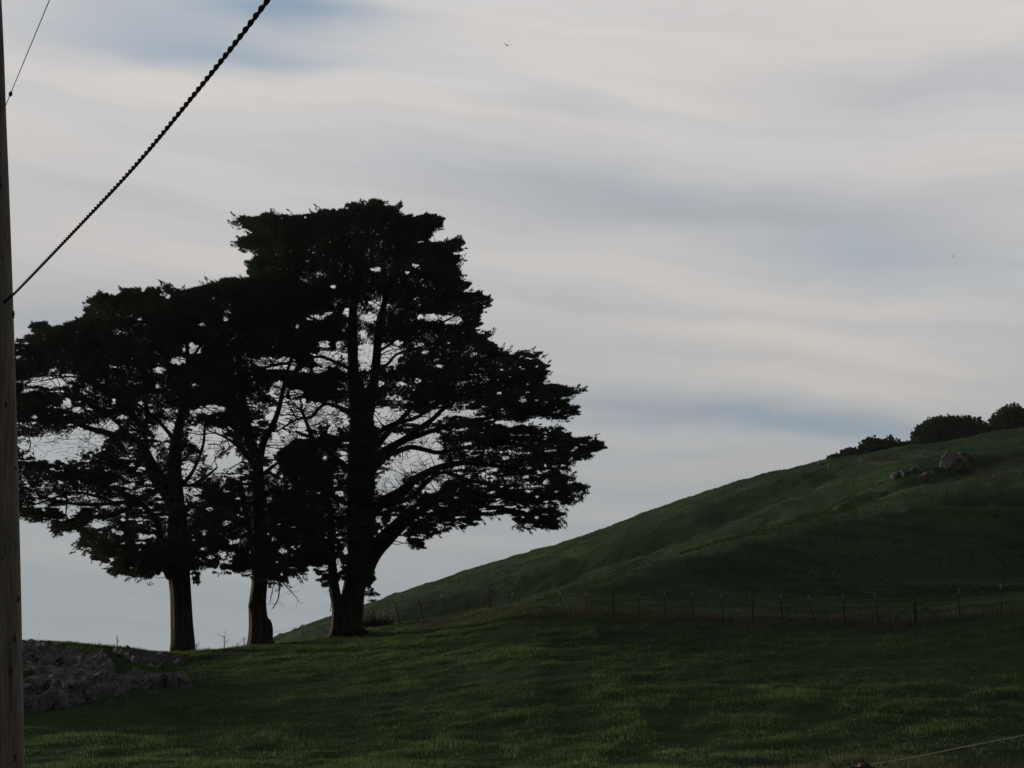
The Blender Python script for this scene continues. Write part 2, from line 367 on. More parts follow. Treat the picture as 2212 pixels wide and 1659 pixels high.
def place(ox, oy, ymin=30, ymax=500):       # where the photo direction meets the ground
    Ys = np.arange(ymin, ymax, .25); px = ox*S
    xs = (px-512)*Ys/F; z = H(xs, Ys); py = HZ-(z-EYE)*F/Ys
    k = np.argmax(py <= oy*S)
    if not (py <= oy*S).any(): k = int(np.argmin(py))
    return np.array([xs[k], Ys[k], z[k]])
def onground(ox, Y):
    x = (ox*S-512)*Y/F; return np.array([x, Y, float(H(np.array([x]), np.array([float(Y)]))[0])])

uu = np.concatenate([np.linspace(-2900, -250, 60)[:-1], np.arange(-250, 1274, 2.0), np.linspace(1274, 4100, 60)])
YY = np.concatenate([np.linspace(-400, 0, 12)[:-1], np.arange(0, 30, 1.0), np.arange(30, 104, .16), np.arange(104, 130, .4), np.arange(130, 300, .7), np.arange(300, 460, .55), np.geomspace(460, 1500, 30)])
U, Yg = np.meshgrid(uu, YY); X = (U-512)/F*np.maximum(Yg, 25.0)
Z = H(X, Yg); OY = (HZ-(Z-EYE)*F/np.maximum(Yg, 1))/S; OX = U/S
def band(ox, oy, pts, wd):
    xs = [p[0] for p in pts]; c = np.interp(ox, xs, [p[1] for p in pts]); ww = np.interp(ox, xs, [p[2] for p in pts])*wd
    ins = (ox > xs[0]) & (ox < xs[-1])
    return np.where(ins, np.exp(-((oy-c)/np.maximum(ww, .1))**2), 0)
soil = np.zeros_like(Z)
hillm = (Yg > 118) & (Yg < 425) & (Yg > np.interp(U, US, L_Y3)-30)
scarp = band(OX, OY, [(1470, 1196, 2), (1560, 1172, 6), (1640, 1152, 9), (1700, 1132, 8), (1790, 1103, 8), (1840, 1092, 7), (1880, 1080, 3)], 1.0)*hillm*(fbm(X/9, Yg/7, o=3, seed=71)*1.6+.9).clip(0, 1)
upath = band(OX, OY, [(1880, 1092, 1), (1960, 1062, 3.5), (2030, 1040, 5), (2120, 1010, 5.5), (2212, 982, 6), (2400, 925, 6)], 1.0)*hillm
patch = band(OX, OY, [(1790, 1010, 2), (1860, 1002, 6), (1920, 998, 6), (1990, 990, 2)], 1.3)*hillm*.6
YPg = np.interp(U, US, L_YP)
lpath = np.exp(-((Yg-YPg)/1.7)**2)*np.clip((OX-1450)/200, 0, 1)*.5*np.clip(.8+fbm(X/3, Yg/3, o=2, seed=14)*1.6, 0, 1)
Z = Z-scarp*1.1-upath*.5
soil = np.clip(np.maximum.reduce([scarp, upath*1.0, patch, lpath]), 0, 1)
n0, n1_ = Z.shape
idx = np.arange(n0*n1_).reshape(n0, n1_)
Q = np.stack([idx[:-1, :-1], idx[:-1, 1:], idx[1:, 1:], idx[1:, :-1]], -1).reshape(-1, 4)
gm = npmesh('hillside_ground', np.stack([X, Yg, Z], -1).reshape(-1, 3), Q, True, {'soil': soil.ravel()})
m = bpy.data.materials.new('meadow'); m.use_nodes = True; N = NT(m.node_tree); m.node_tree.nodes.clear()
g = N.n('ShaderNodeNewGeometry'); pos = g.outputs['Position']
a = N.noise(pos, .06, 5, .6); b_ = N.noise(pos, .5, 6, .65); c_ = N.noise(pos, 3.5, 5, .7); 
c = N.mix(N.ramp(a, .35, .65), (.015, .036, .014), (.030, .063, .021))
c = N.mix(N.m('MULTIPLY', N.ramp(b_, .45, .75), .6), c, (.030, .034, .020))
c = N.mix(N.m('MULTIPLY', N.ramp(c_, .5, .75), .55), c, (.010, .018, .009))
at = N.n('ShaderNodeAttribute'); at.attribute_name = 'soil'
sm_ = N.m('MULTIPLY', at.outputs['Fac'], N.ramp(N.m('ADD', at.outputs['Fac'], N.m('SUBTRACT', b_, .5)), .25, .6), clamp=True)
c = N.mix(sm_, c, N.mix(c_, (.060, .040, .032), (.115, .085, .070)))
bs = N.n('ShaderNodeBsdfPrincipled'); N.l(c, bs.inputs['Base Color']); bs.inputs['Roughness'].default_value = 1; bs.inputs['Specular IOR Level'].default_value = .05
bp = N.n('ShaderNodeBump'); bp.inputs['Strength'].default_value = .8; bp.inputs['Distance'].default_value = .35
N.l(N.m('ADD', N.m('MULTIPLY', b_, 1.0), N.m('MULTIPLY', c_, .5)), bp.inputs['Height']); N.l(bp.outputs[0], bs.inputs['Normal'])
mo = N.n('ShaderNodeOutputMaterial'); N.l(bs.outputs[0], mo.inputs[0]); M['meadow'] = m
ground = link('ground', gm, m); tag(ground, 'green grassy field and hillside rising to the right', None, None, 'structure')

# ------------------------------------------------------------------ grass (stuff)
def blades(name, x, Y, h, wd, tint, matn, lean=.35, seed=1, sink=.03):
    r = np.random.default_rng(seed); n = len(x); z = H(x, Y)-sink
    th = r.uniform(0, np.pi, n); ld = r.uniform(0, 2*np.pi, n); la = r.normal(0, lean, n)*h
    dx, dy = np.cos(th)*wd/2, np.sin(th)*wd/2*.6
    b0 = np.stack([x-dx, Y-dy, z], -1); b1 = np.stack([x+dx, Y+dy, z], -1)
    mx, my = x+np.cos(ld)*la*.35, Y+np.sin(ld)*la*.35
    m0 = np.stack([mx-dx*.75, my-dy*.75, z+h*.55], -1); m1 = np.stack([mx+dx*.75, my+dy*.75, z+h*.55], -1)
    tp = np.stack([x+np.cos(ld)*la, Y+np.sin(ld)*la, z+h], -1)
    V = np.stack([b0, b1, m1, m0, tp], 1).reshape(-1, 3)
    k = np.arange(n)[:, None]*5
    T = np.concatenate([k+[0, 1, 2], k+[0, 2, 3], k+[3, 2, 4]], 1).reshape(-1, 3)
    me = npmesh(name, V, T, False, {'tint': np.repeat(tint, 5)})
    return link(name, me, M[matn])
def scatter(n, u0, u1, y0, y1, seed, power=1.0):
    r = np.random.default_rng(seed); u = r.uniform(u0, u1, n); Y = y0+(y1-y0)*r.uniform(0, 1, n)**power
    return (u-512)*Y/F, Y, r
NB = 620000
x, Y, r = scatter(NB, -60, 1084, 33, 106, 11)
ts = tuss(x, Y); keep = r.uniform(0, 1, NB) < .45+.6*ts; x, Y, ts = x[keep], Y[keep], ts[keep]
big = fbm(x/7, Y/5, o=3, seed=91)
hgt = (.055+.065*ts+.03*np.clip(big, 0, 1))*r.uniform(.6, 1.5, len(x))
tall = r.uniform(0, 1, len(x)) < .012; hgt[tall] *= 1.9
tint = np.clip(.34+.45*big+r.normal(0, .22, len(x)), 0, .60); tint[r.uniform(0, 1, len(x)) < .035] = .95
# blades past the fence line take a darker colour that paints in shade
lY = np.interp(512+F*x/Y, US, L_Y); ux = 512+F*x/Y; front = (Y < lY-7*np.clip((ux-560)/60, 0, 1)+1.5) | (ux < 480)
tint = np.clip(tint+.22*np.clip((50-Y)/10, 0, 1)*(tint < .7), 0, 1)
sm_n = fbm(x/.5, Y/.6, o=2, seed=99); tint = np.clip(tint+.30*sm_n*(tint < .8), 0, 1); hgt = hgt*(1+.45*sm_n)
g2 = blades('meadow_grass', x[~front], Y[~front], hgt[~front]*.8, .011+.00016*Y[~front], np.minimum(tint[~front], .6), 'hgrass_shade', .5, 22)  # shaded foot of the hill, painted with the darker blades
tag(g2, 'grass strip just behind the wire fence, shade painted into its blade colour', 'grass', None, 'stuff')
x, Y, hgt, tint = x[front], Y[front], hgt[front], tint[front]
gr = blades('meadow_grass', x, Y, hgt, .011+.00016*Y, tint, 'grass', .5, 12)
tag(gr, 'green meadow grass covering the field in the foreground', 'grass', None, 'stuff')
NB = 380000
r = np.random.default_rng(13); u = r.uniform(-60, 1090, NB); Y = 104+(432-104)*r.uniform(0, 1, NB)**.85; x = (u-512)*Y/F
hm = fbm(x/6, Y/9, o=3, seed=93)
keep = r.uniform(0, 1, NB) < .5+.9*hm; keep &= ~((np.abs(Y-np.interp(u, US, L_YP)) < 1.7) & (u > 740) & (r.uniform(0, 1, NB) < .8))
x, Y, hm = x[keep], Y[keep], hm[keep]
gr = blades('hill_grass', x, Y, (.16+.14*np.clip(hm, 0, 1))*r.uniform(.6, 1.4, len(x)), .03+.00042*Y, np.clip(.35+.3*hm+r.normal(0, .12, len(x)), 0, .6), 'hgrass_shade', .6, 14)
tag(gr, 'short green grass on the hillside beyond the fence', 'grass', None, 'stuff')
# dry purple-brown weeds near the fence and in the near right corner
NB = 60000
r = np.random.default_rng(15); oxs = r.uniform(880, 2300, NB); u = oxs*S
yl = np.interp(u, US, L_Y); Y = yl-np.abs(r.normal(0, 6.5, NB))-.5; x = (u-512)*Y/F
k1 = fbm(x/4, Y/2.2, o=3, seed=95)+.10-.35*np.clip((1250-oxs)/200, 0, 1) > r.uniform(0, .8, NB)
x2, Y2 = x[k1], Y[k1]
x3, Y3, r3 = scatter(16000, 640, 1100, 22, 40, 17); k3 = r3.uniform(0, 1, len(x3)) < np.clip((512+F*x3/Y3-640)/300, 0, 1); x3, Y3 = x3[k3], Y3[k3]
x4, Y4, r4 = scatter(9000, -40, 1084, 36, 84, 19); k4 = fbm(x4/5, Y4/3, o=2, seed=97) > .25; x4, Y4 = x4[k4], Y4[k4]
r5 = np.random.default_rng(33); u5 = r5.uniform(560, 1060, 60000); Y5 = r5.uniform(100, 410, 60000); x5 = (u5-512)*Y5/F
k5 = fbm(x5/11, Y5/16, o=4, seed=34) > .20+r5.uniform(0, .35, 60000); x5, Y5 = x5[k5], Y5[k5]
hw = blades('hill_weeds', x5, Y5, r5.uniform(.2, .5, len(x5)), .03+.0003*Y5, r5.uniform(0, .7, len(x5)), 'dry', .4, 35)
tag(hw, 'patches of brownish weeds and old grass on the hillside', 'weeds', None, 'stuff')
x = np.concatenate([x2, x3, x4]); Y = np.concatenate([Y2, Y3, Y4]); r = np.random.default_rng(18)
dw = blades('dry_weeds', x, Y, r.uniform(.12, .34, len(x)), .006+.00012*Y, r.uniform(0, 1, len(x)), 'dry', .3, 20)
tag(dw, 'brownish dry weed stems along the fence and in the field', 'weeds', None, 'stuff')

# ------------------------------------------------------------------ cypress trees
def catmull(p, step):
    p = np.asarray(p, float); q = np.vstack([2*p[0]-p[1], p, 2*p[-1]-p[-2]]); out = []
    for i in range(len(p)-1):
        a, b, c, d = q[i:i+4]; n = max(2, int(np.linalg.norm((c-b)[:3])/step))
        t = (np.arange(n)/n)[:, None]
        out.append(.5*((2*b)+(-a+c)*t+(2*a-5*b+4*c-d)*t**2+(-a+3*b-3*c+d)*t**3))
    out.append(p[-1:]); return np.vstack(out)
def inpoly(x, y, poly):
    c = np.zeros(len(x), bool); px, py = poly[:, 0], poly[:, 1]; j = len(poly)-1
    for i in range(len(poly)):
        cond = ((py[i] > y) != (py[j] > y)) & (x < (px[j]-px[i])*(y-py[i])/(py[j]-py[i]+1e-12)+px[i]); c ^= cond; j = i
    return c
def dpoly(x, y, poly):
    d = np.full(len(x), 1e9)
    for i in range(len(poly)):
        a, b = poly[i-1], poly[i]; e = b-a; L = (e**2).sum()+1e-9
        t = np.clip(((x-a[0])*e[0]+(y-a[1])*e[1])/L, 0, 1); d = np.minimum(d, np.hypot(x-a[0]-t*e[0], y-a[1]-t*e[1]))
    return d
GAPS = [(115,972,52,20),(165,962,26,16),(192,950,28,20),(108,826,34,7),(150,815,14,5),(143,873,10,9),(168,886,9,6),(263,902,12,4),(236,925,22,9),(419,753,17,10),(385,779,26,7),(350,800,16,5),(300,690,5,3),
        (454,886,26,7),(478,930,20,6),(430,938,20,16),(478,992,26,38),(446,960,18,18),(409,1032,15,24),(425,1070,10,14),(348,940,14,10),(372,925,9,8),(330,985,6,14),(607,788,26,9),(560,783,12,4),(603,848,14,16),(642,900,46,30),(690,890,22,16),(580,965,16,14),(608,950,18,12),(595,1010,7,10),(640,850,12,6),
        (710,774,26,12),(745,790,14,10),(795,771,26,20),(836,771,22,18),(596,783,34,7),(681,686,18,6),(712,676,12,4),(798,686,14,9),(757,675,12,8),(820,660,12,7),(785,722,7,7),(930,686,24,5),(971,692,20,7),(901,575,12,4),(880,590,8,3),(813,581,12,5),(720,620,5,3),(905,745,12,5),(860,740,10,6),(918,760,8,4),(948,790,8,4),
        (735,750,10,8),(700,745,12,6),(690,800,16,5),(770,800,6,4),(660,800,12,5),(820,830,9,6),(865,830,9,5),(900,822,7,4),(800,655,6,4),(640,706,6,4),(520,700,6,6),(490,690,4,3),(436,702,5,3),
        (838,905,24,16),(872,898,16,8),(905,905,34,7),(960,893,26,6),(1010,893,16,5),(845,945,20,9),(918,945,28,7),(870,965,10,5),(905,995,34,24),(930,965,20,6),(870,1005,22,16),(838,1045,20,18),(856,1025,16,12),(932,1052,14,10),(905,1062,10,6),(860,1062,8,8),(990,1000,9,4),(1010,1030,6,4),(1065,1015,6,3),(1090,990,8,3),
        (826,1160,12,6),(860,1175,12,12),(730,905,18,12),(718,930,10,8),(738,875,8,4),(700,990,5,4),(735,1065,8,5),(725,1040,5,3),(455,1100,8,5),(300,1120,10,4),(250,1080,7,3),(200,1070,12,5),(150,1100,20,8),(215,1130,16,8),(90,1090,14,8),(260,1150,12,5),(490,1130,10,6),(505,1170,10,6),(440,1150,8,6),(640,1180,9,7),(745,1190,10,6),(730,1220,8,10),(610,1190,10,5),
        (360,960,5,5),(390,1065,5,10),(280,1050,12,4),(320,1035,10,4),(120,1070,14,4),(1040,905,22,4),(1100,915,30,5),(560,1105,5,8),(585,1080,4,8),(1130,1030,10,3),(1180,1040,9,3),(1130,865,8,3),(1080,850,8,3),(1100,1120,6,5)]
GAPS = np.array(GAPS, float)
def gapk(x, y):
    k = np.ones(len(x)); wob_ = fbm(x/9, y/6, o=2, seed=83)
    for gx, gy, rx, ry in GAPS:
        gm_ = 1.32 if rx*ry > 200 else 1.12
        q = ((x-gx)/(rx*gm_+2))**2+((y-gy)/(ry*gm_+2))**2+.9*wob_+(.35 if rx*ry < 70 else 0); k = np.minimum(k, np.clip((q-.75)/.45, 0, 1))
    return k
def tree(name, Y0, limbs, poly, npad, label, center, seed, dmax, extra=(), lean_floor=1e9, burl=None):
    r = np.random.default_rng(seed); poly = np.array(poly, float)
    base = limbs[0][0]; bp_ = P(base[0], base[1], Y0)
    root = empty(name, (bp_[0], Y0, bp_[2]), label, 'tree', 'cypress trees on the knoll')
    nodes = []; tm = MB(); bm_ = MB()
    for li, lb in enumerate(limbs):
        pts = np.array([[*P(a[0], a[1], Y0+a[3]), a[2]*S*Y0/F] for a in lb]); c = catmull(pts, .22)
        L = np.arange(len(c))*.22
        wob = .05 if li else .03
        c[:, 0] += wob*vnoise(L/1.1, L*0+li*7+seed, seed=2)*np.clip(L, 0, 1); c[:, 2] += wob*vnoise(L/1.3, L*0+li*5+seed, seed=5)*(1 if li else 0)*np.clip(L, 0, 1)
        rad = np.maximum(c[:, 3], .012)
        thick = lb[0][2] >= 10
        def bmp(p, th, li=li):
            ang = th[None]+0*p[:, :1]; zz = p[:, 2:3]+0*th[None]
            rid = vnoise(np.cos(ang)*5+li*3, np.sin(ang)*5+li, zz*.35, seed=seed)*.085+vnoise(np.cos(ang)*2+9, np.sin(ang)*2, zz*.5, seed=seed+3)*.07
            return 1+rid
        (tm if thick else bm_).tube(c[:, :3], rad, 28 if thick else 9, bmp if thick else None)
        nodes.append(np.hstack([c[::2, :3], rad[::2, None]]))
    nodes = np.vstack(nodes)
    lo, hi = poly.min(0), poly.max(0)
    # pads
    cx = []; tries = 0
    while len(cx) < npad and tries < 60:
        tries += 1
        q = np.stack([r.uniform(lo[0], hi[0], 4000), r.uniform(lo[1], hi[1], 4000)], -1); q = q[inpoly(q[:, 0], q[:, 1], poly)]
        d = dpoly(q[:, 0], q[:, 1], poly); k = gapk(q[:, 0], q[:, 1])
        por = fbm(q[:, 0]/34+seed, q[:, 1]/12, o=3, seed=51); low = np.clip((q[:, 1]-620)/400, 0, 1)
        kk = (r.uniform(0, 1, len(q)) < k) & (d > 3) & (por > -.75+.43*low) & (r.uniform(0, 1, len(q)) < .45+.55*np.exp(-d/30))
        cx += list(np.hstack([q[kk], d[kk, None]]))
    cx = np.array(cx[:npad])
    hd = dmax*np.sqrt(np.clip(1-(1-np.clip(cx[:, 2]/95, 0, 1))**2, .02, 1))
    dep = hd*r.uniform(-1, 1, len(cx)); 
    pads = np.stack([(cx[:, 0]*S-512)*Y0/F, Y0+dep, EYE+Y0*(HZ-cx[:, 1]*S)/F], -1)
    # keep the picture direction of each pad while giving it real depth
    pads[:, 0] = (cx[:, 0]*S-512)*pads[:, 1]/F; pads[:, 2] = EYE+pads[:, 1]*(HZ-cx[:, 1]*S)/F
    axis = P(center[0], center[1], Y0)
    # twigs: each pad joins the nearest wood that lies lower / nearer the trunk
    anchors = pads[r.uniform(0, 1, len(pads)) < .62]
    ga = []
    for gx, gy, rx, ry in GAPS:
        if inpoly(np.array([gx]), np.array([gy]), poly)[0]:
            for _ in range(3+int(rx*ry/90)):
                Yq = Y0+r.uniform(-.5, .5)*dmax; ga.append(P(gx+r.uniform(-1, 1)*rx, gy+r.uniform(-1, 1)*ry, Yq))
    nb = len(anchors); anchors = np.vstack([anchors, np.array(ga).reshape(-1, 3)]) if ga else anchors
    dist = np.array([np.min(np.linalg.norm(nodes[:, :3]-a, axis=1)) for a in anchors]); order = np.argsort(dist)
    NP = list(nodes[:, :3]); NR = list(nodes[:, 3]); NPa = np.zeros((len(NP)+len(anchors)*4, 3)); NPa[:len(NP)] = nodes[:, :3]
    NRa = np.zeros(len(NPa)); NRa[:len(NP)] = nodes[:, 3]; cnt = len(NP)
    for oi in order:
        a = anchors[oi]; dv = NPa[:cnt]-a; dd = np.linalg.norm(dv, axis=1)
        cost = dd*(1+.7*np.clip(dv[:, 2]/(dd+.01), 0, 1))+.35/(NRa[:cnt]*14+.15)
        cost[dd < .25] += 3
        j = int(np.argmin(cost)); p0 = NPa[j]; Ld = dd[j]
        if Ld > 9: continue
        rr = min(NRa[j]*.62, .010+.013*Ld)
        ctl = (p0+a)/2+np.array([r.normal(0, .07), r.normal(0, .07), r.normal(-.02, .09)])*Ld
        n = max(4, int(Ld/.28)); tt = np.linspace(0, 1, n)[:, None]
        c = (1-tt)**2*p0+2*tt*(1-tt)*ctl+tt**2*a
        c[1:-1] += r.normal(0, .028, (n-2, 3))*min(1, Ld)
        rads = rr*(1-.72*tt[:, 0])
        bm_.tube(c, rads, 4)
        for f_ in (.4, .7, 1.0):
            kx = min(n-1, int(f_*(n-1))); NPa[cnt] = c[kx]; NRa[cnt] = rads[kx]; cnt += 1
        if oi >= nb or r.uniform() < .10:                 # bare side twigs in the gaps
            for _ in range(4 if oi >= nb else 2):
                k0 = r.integers(1, n); d3 = r.normal(0, 1, 3); d3[2] = abs(d3[2])*.5-.1; d3 /= np.linalg.norm(d3); l3 = r.uniform(.35, 1.1)
                t3 = np.linspace(0, 1, 4)[:, None]; bm_.tube(c[k0]+d3*l3*t3+r.normal(0, .04, (4, 3))*t3, .012*(1-.6*t3[:, 0]), 3)
    for tw in extra:
        pts = np.array([[*P(a[0], a[1], Y0+a[3]), a[2]*S*Y0/F] for a in tw]); c = catmull(pts, .15); c[1:-1, :3] += r.normal(0, .012, (len(c)-2, 3))
        bm_.tube(c[:, :3], np.maximum(c[:, 3], .008), 5)
        for _ in range(int(len(c)*1.1)):
            k0 = r.integers(len(c)//4, len(c)); d3 = r.normal(0, 1, 3); d3[2] -= .7; d3 /= np.linalg.norm(d3); l3 = r.uniform(.2, .7)
            t3 = np.linspace(0, 1, 4)[:, None]; bm_.tube(c[k0, :3]+d3*l3*t3+r.normal(0, .03, (4, 3))*t3, .009*(1-.6*t3[:, 0]), 3)
    # leaves: plumes of small scale-like sprays that point outward and end in a tip
    nt = 9; nl = 30
    pr = r.uniform(.40, .95, len(pads))*np.clip(.40+cx[:, 2]/28, .40, 1.1)
    T = pads[:, None]+np.stack([r.normal(0, .50, (len(pads), nt)), r.normal(0, .50, (len(pads), nt)), r.normal(0, .10, (len(pads), nt))], -1)*pr[:, None, None]
    T[..., 2] += .12*np.abs(T[..., 0]-pads[:, None, 0]); T = T.reshape(-1, 3)
    out = T-axis; out[:, 2] *= .2; out /= np.linalg.norm(out, axis=1)[:, None]+1e-9
    tdir = out*.75+np.array([0, 0, .30])+r.normal(0, .38, T.shape)*np.array([1, 1, .8])
    oyT = (HZ-(T[:, 2]-EYE)*F/T[:, 1])/S; hang = oyT > lean_floor; tdir[hang, 2] -= .6
    tdir /= np.linalg.norm(tdir, axis=1)[:, None]
    Ls = r.uniform(.40, 1.0, len(T)); q = r.uniform(0, 1, (len(T), nl, 1))**.8
    w_ = .17*(1-q)+.02
    L = T[:, None]+tdir[:, None]*Ls[:, None, None]*q; off = r.normal(0, 1, L.shape)*np.array([1.1, 1.1, .42]); L = L+off*w_
    ld = tdir[:, None]+off*.45*(1.1-q)+r.normal(0, .22, L.shape); L = L.reshape(-1, 3); ld = ld.reshape(-1, 3)
    ox = (512+F*L[:, 0]/L[:, 1])/S; oy = (HZ-(L[:, 2]-EYE)*F/L[:, 1])/S
    ins = inpoly(ox, oy, poly); dd = dpoly(ox, oy, poly); sdist = np.where(ins, dd, -dd)
    ser = fbm(ox/24+seed, oy/7.5, o=3, seed=77)
    top = np.clip((760-oy)/200, 0, 1); ser = ser+(1-top)*1.5*np.clip(fbm(ox/55, oy/9.5+seed, o=2, seed=88), 0, 1)*np.exp(-np.clip(dd, 0, 99)/30)
    ok = sdist > 9*ser*(1.25-.3*top)+3*fbm(ox/7, oy/5, o=1, seed=78)-5.5
    hole = fbm(ox/19, oy/5.5+seed, o=3, seed=79)+.18*fbm(ox/60, oy/30, o=2, seed=80); thr = .78-.44*np.clip((oy-610)/330, 0, 1)-.10*np.exp(-dd/14)
    ok &= (hole < thr) | (r.uniform(0, 1, len(L)) < .04)
    ok &= r.uniform(0, 1, len(L)) < gapk(ox, oy)**1.5+.01
    L = L[ok]; ld = ld[ok]
    seglen = np.hypot(*(np.roll(poly, -1, 0)-poly).T); ns_ = int(seglen.sum()/11); cum = np.cumsum(seglen); A_ = []; B_ = []
    for _ in range(ns_):
        t0 = r.uniform(0, cum[-1]); k0 = int(np.searchsorted(cum, t0)); p0 = poly[k0]; p1 = poly[(k0+1) % len(poly)]; f0 = r.uniform(); bx, by = p0+(p1-p0)*f0
        Yq = Y0+r.uniform(-.35, .35)*dmax; hx = np.sign(bx-center[0]+r.normal(0, 60)); dn = by > lean_floor
        bx -= hx*7; by += -5 if dn else 6
        if bx < 20 or inpoly(np.array([bx]), np.array([by]), poly)[0] == False: continue
        o_ = P(bx, by, Yq); d_ = np.array([hx*r.uniform(.3, 1.0), r.normal(0, .4), r.uniform(-.9, .1) if dn else r.uniform(.1, .75)]); d_ /= np.linalg.norm(d_); l_ = r.uniform(.35, .85)
        q_ = r.uniform(0, 1, (34, 1))**.8; of = r.normal(0, 1, (34, 3))*(.12*(1-q_)+.02)*np.array([1, 1, .7])
        A_.append(o_+d_*l_*q_+of); B_.append(d_+of*3+r.normal(0, .2, (34, 3)))
    L = np.vstack([L]+A_); ld = np.vstack([ld]+B_); ld /= np.linalg.norm(ld, axis=1)[:, None]; n = len(L)
    ln = r.uniform(.09, .18, n); wd = r.uniform(.017, .036, n)
    sd_ = np.cross(ld, r.normal(0, 1, (n, 3))); sd_ /= np.linalg.norm(sd_, axis=1)[:, None]+1e-9
    v0 = L-ld*ln[:, None]*.3; v1 = L+sd_*wd[:, None]; v2 = L+ld*ln[:, None]*.8; v3 = L-sd_*wd[:, None]
    V = np.stack([v0, v1, v2, v3], 1).reshape(-1, 3); Fq = np.arange(n*4).reshape(-1, 4)
    tint = np.repeat(np.clip(.45+.5*fbm(L[:, 0]/1.5, L[:, 2]/.6, L[:, 1]/1.5, o=2, seed=8)+r.normal(0, .12, n), 0, 1), 4)
    me = npmesh('crown', V, Fq, False, {'tint': tint}); link('crown', me, M['foliage'], root); print('crown', n)
    if burl:
        for (bx, by, br_, hh) in burl:
            c0 = P(bx, by, Y0-.15); tt = np.linspace(-1, 1, 9); prof = np.sqrt(np.clip(1-tt**2, .02, 1))
            pts = np.stack([c0[0]+0*tt, c0[1]+0*tt, c0[2]+tt*hh*S*Y0/F], -1); tm.tube(pts, br_*S*Y0/F*prof, 20, lambda p, th: 1+.1*vnoise(np.cos(th)[None]*2+0*p[:, :1], np.sin(th)[None]*2+0*p[:, :1], p[:, 2:3]*2+0*th[None]))
    tm.build('trunk', M['bark'], root); bm_.build('branches', M['branch'], root)
    return root
# skeletons: (photo x, photo y, half width, depth offset) in overview units, metres of depth
poly3 = [(505,482),(520,477),(556,473),(590,465),(604,472),(618,472),(622,482),(643,470),(660,478),(672,474),(704,460),(716,464),(731,460),(747,454),(756,466),(768,470),(754,448),(767,440),(792,444),(806,440),(822,443),(838,452),(863,449),(856,458),(842,461),(863,468),(846,477),(871,473),(898,474),(918,470),(934,475),(956,475),(957,492),(940,497),(918,510),(898,524),(915,528),(932,531),(958,530),(976,530),(992,517),(994,524),(982,530),(991,538),(968,551),(987,556),(986,566),(972,580),(986,588),(982,606),(1009,612),(1004,622),(990,631),(1012,640),(1035,637),(1048,644),(1059,656),(1052,662),(1034,672),(1032,684),(1034,696),(1020,706),(1027,720),(1057,723),(1047,738),(1062,748),(1076,760),(1090,766),(1120,770),(1140,766),(1170,762),(1158,780),(1183,794),(1172,812),(1180,830),(1205,838),(1250,840),(1236,856),(1218,866),(1245,884),(1240,896),(1212,911),(1180,900),(1150,905),(1120,908),(1140,926),(1175,930),(1212,930),(1240,950),(1285,942),(1280,960),(1304,967),(1275,976),(1270,994),(1236,998),(1222,1018),(1236,1030),(1222,1046),(1250,1052),(1267,1054),(1256,1074),(1262,1086),(1238,1086),(1205,1098),(1217,1112),(1198,1136),(1150,1138),(1100,1143),(1128,1128),(1104,1118),(1100,1104),(1070,1108),(1040,1110),(1030,1122),(1000,1134),(982,1126),(960,1142),(925,1152),(904,1158),(912,1174),(888,1186),(884,1172),(868,1156),(872,1142),(858,1130),(866,1118),(850,1108),(836,1120),(822,1140),(816,1158),(800,1170),(796,1215),(804,1250),(800,1268),(808,1286),(792,1290),(785,1250),(760,1240),(735,1245),(720,1250),(700,1262),(690,1250),(700,1232),(680,1218),(655,1210),(640,1190),(590,1180),(585,1100),(600,1000),(620,960),(640,880),(600,840),(560,820),(545,760),(520,700),(510,640),(540,604),(555,596),(540,588),(560,582),(535,570),(552,560),(570,556),(556,545),(530,540),(508,530),(520,520),(545,512),(560,505),(545,498),(530,492),(512,490)]
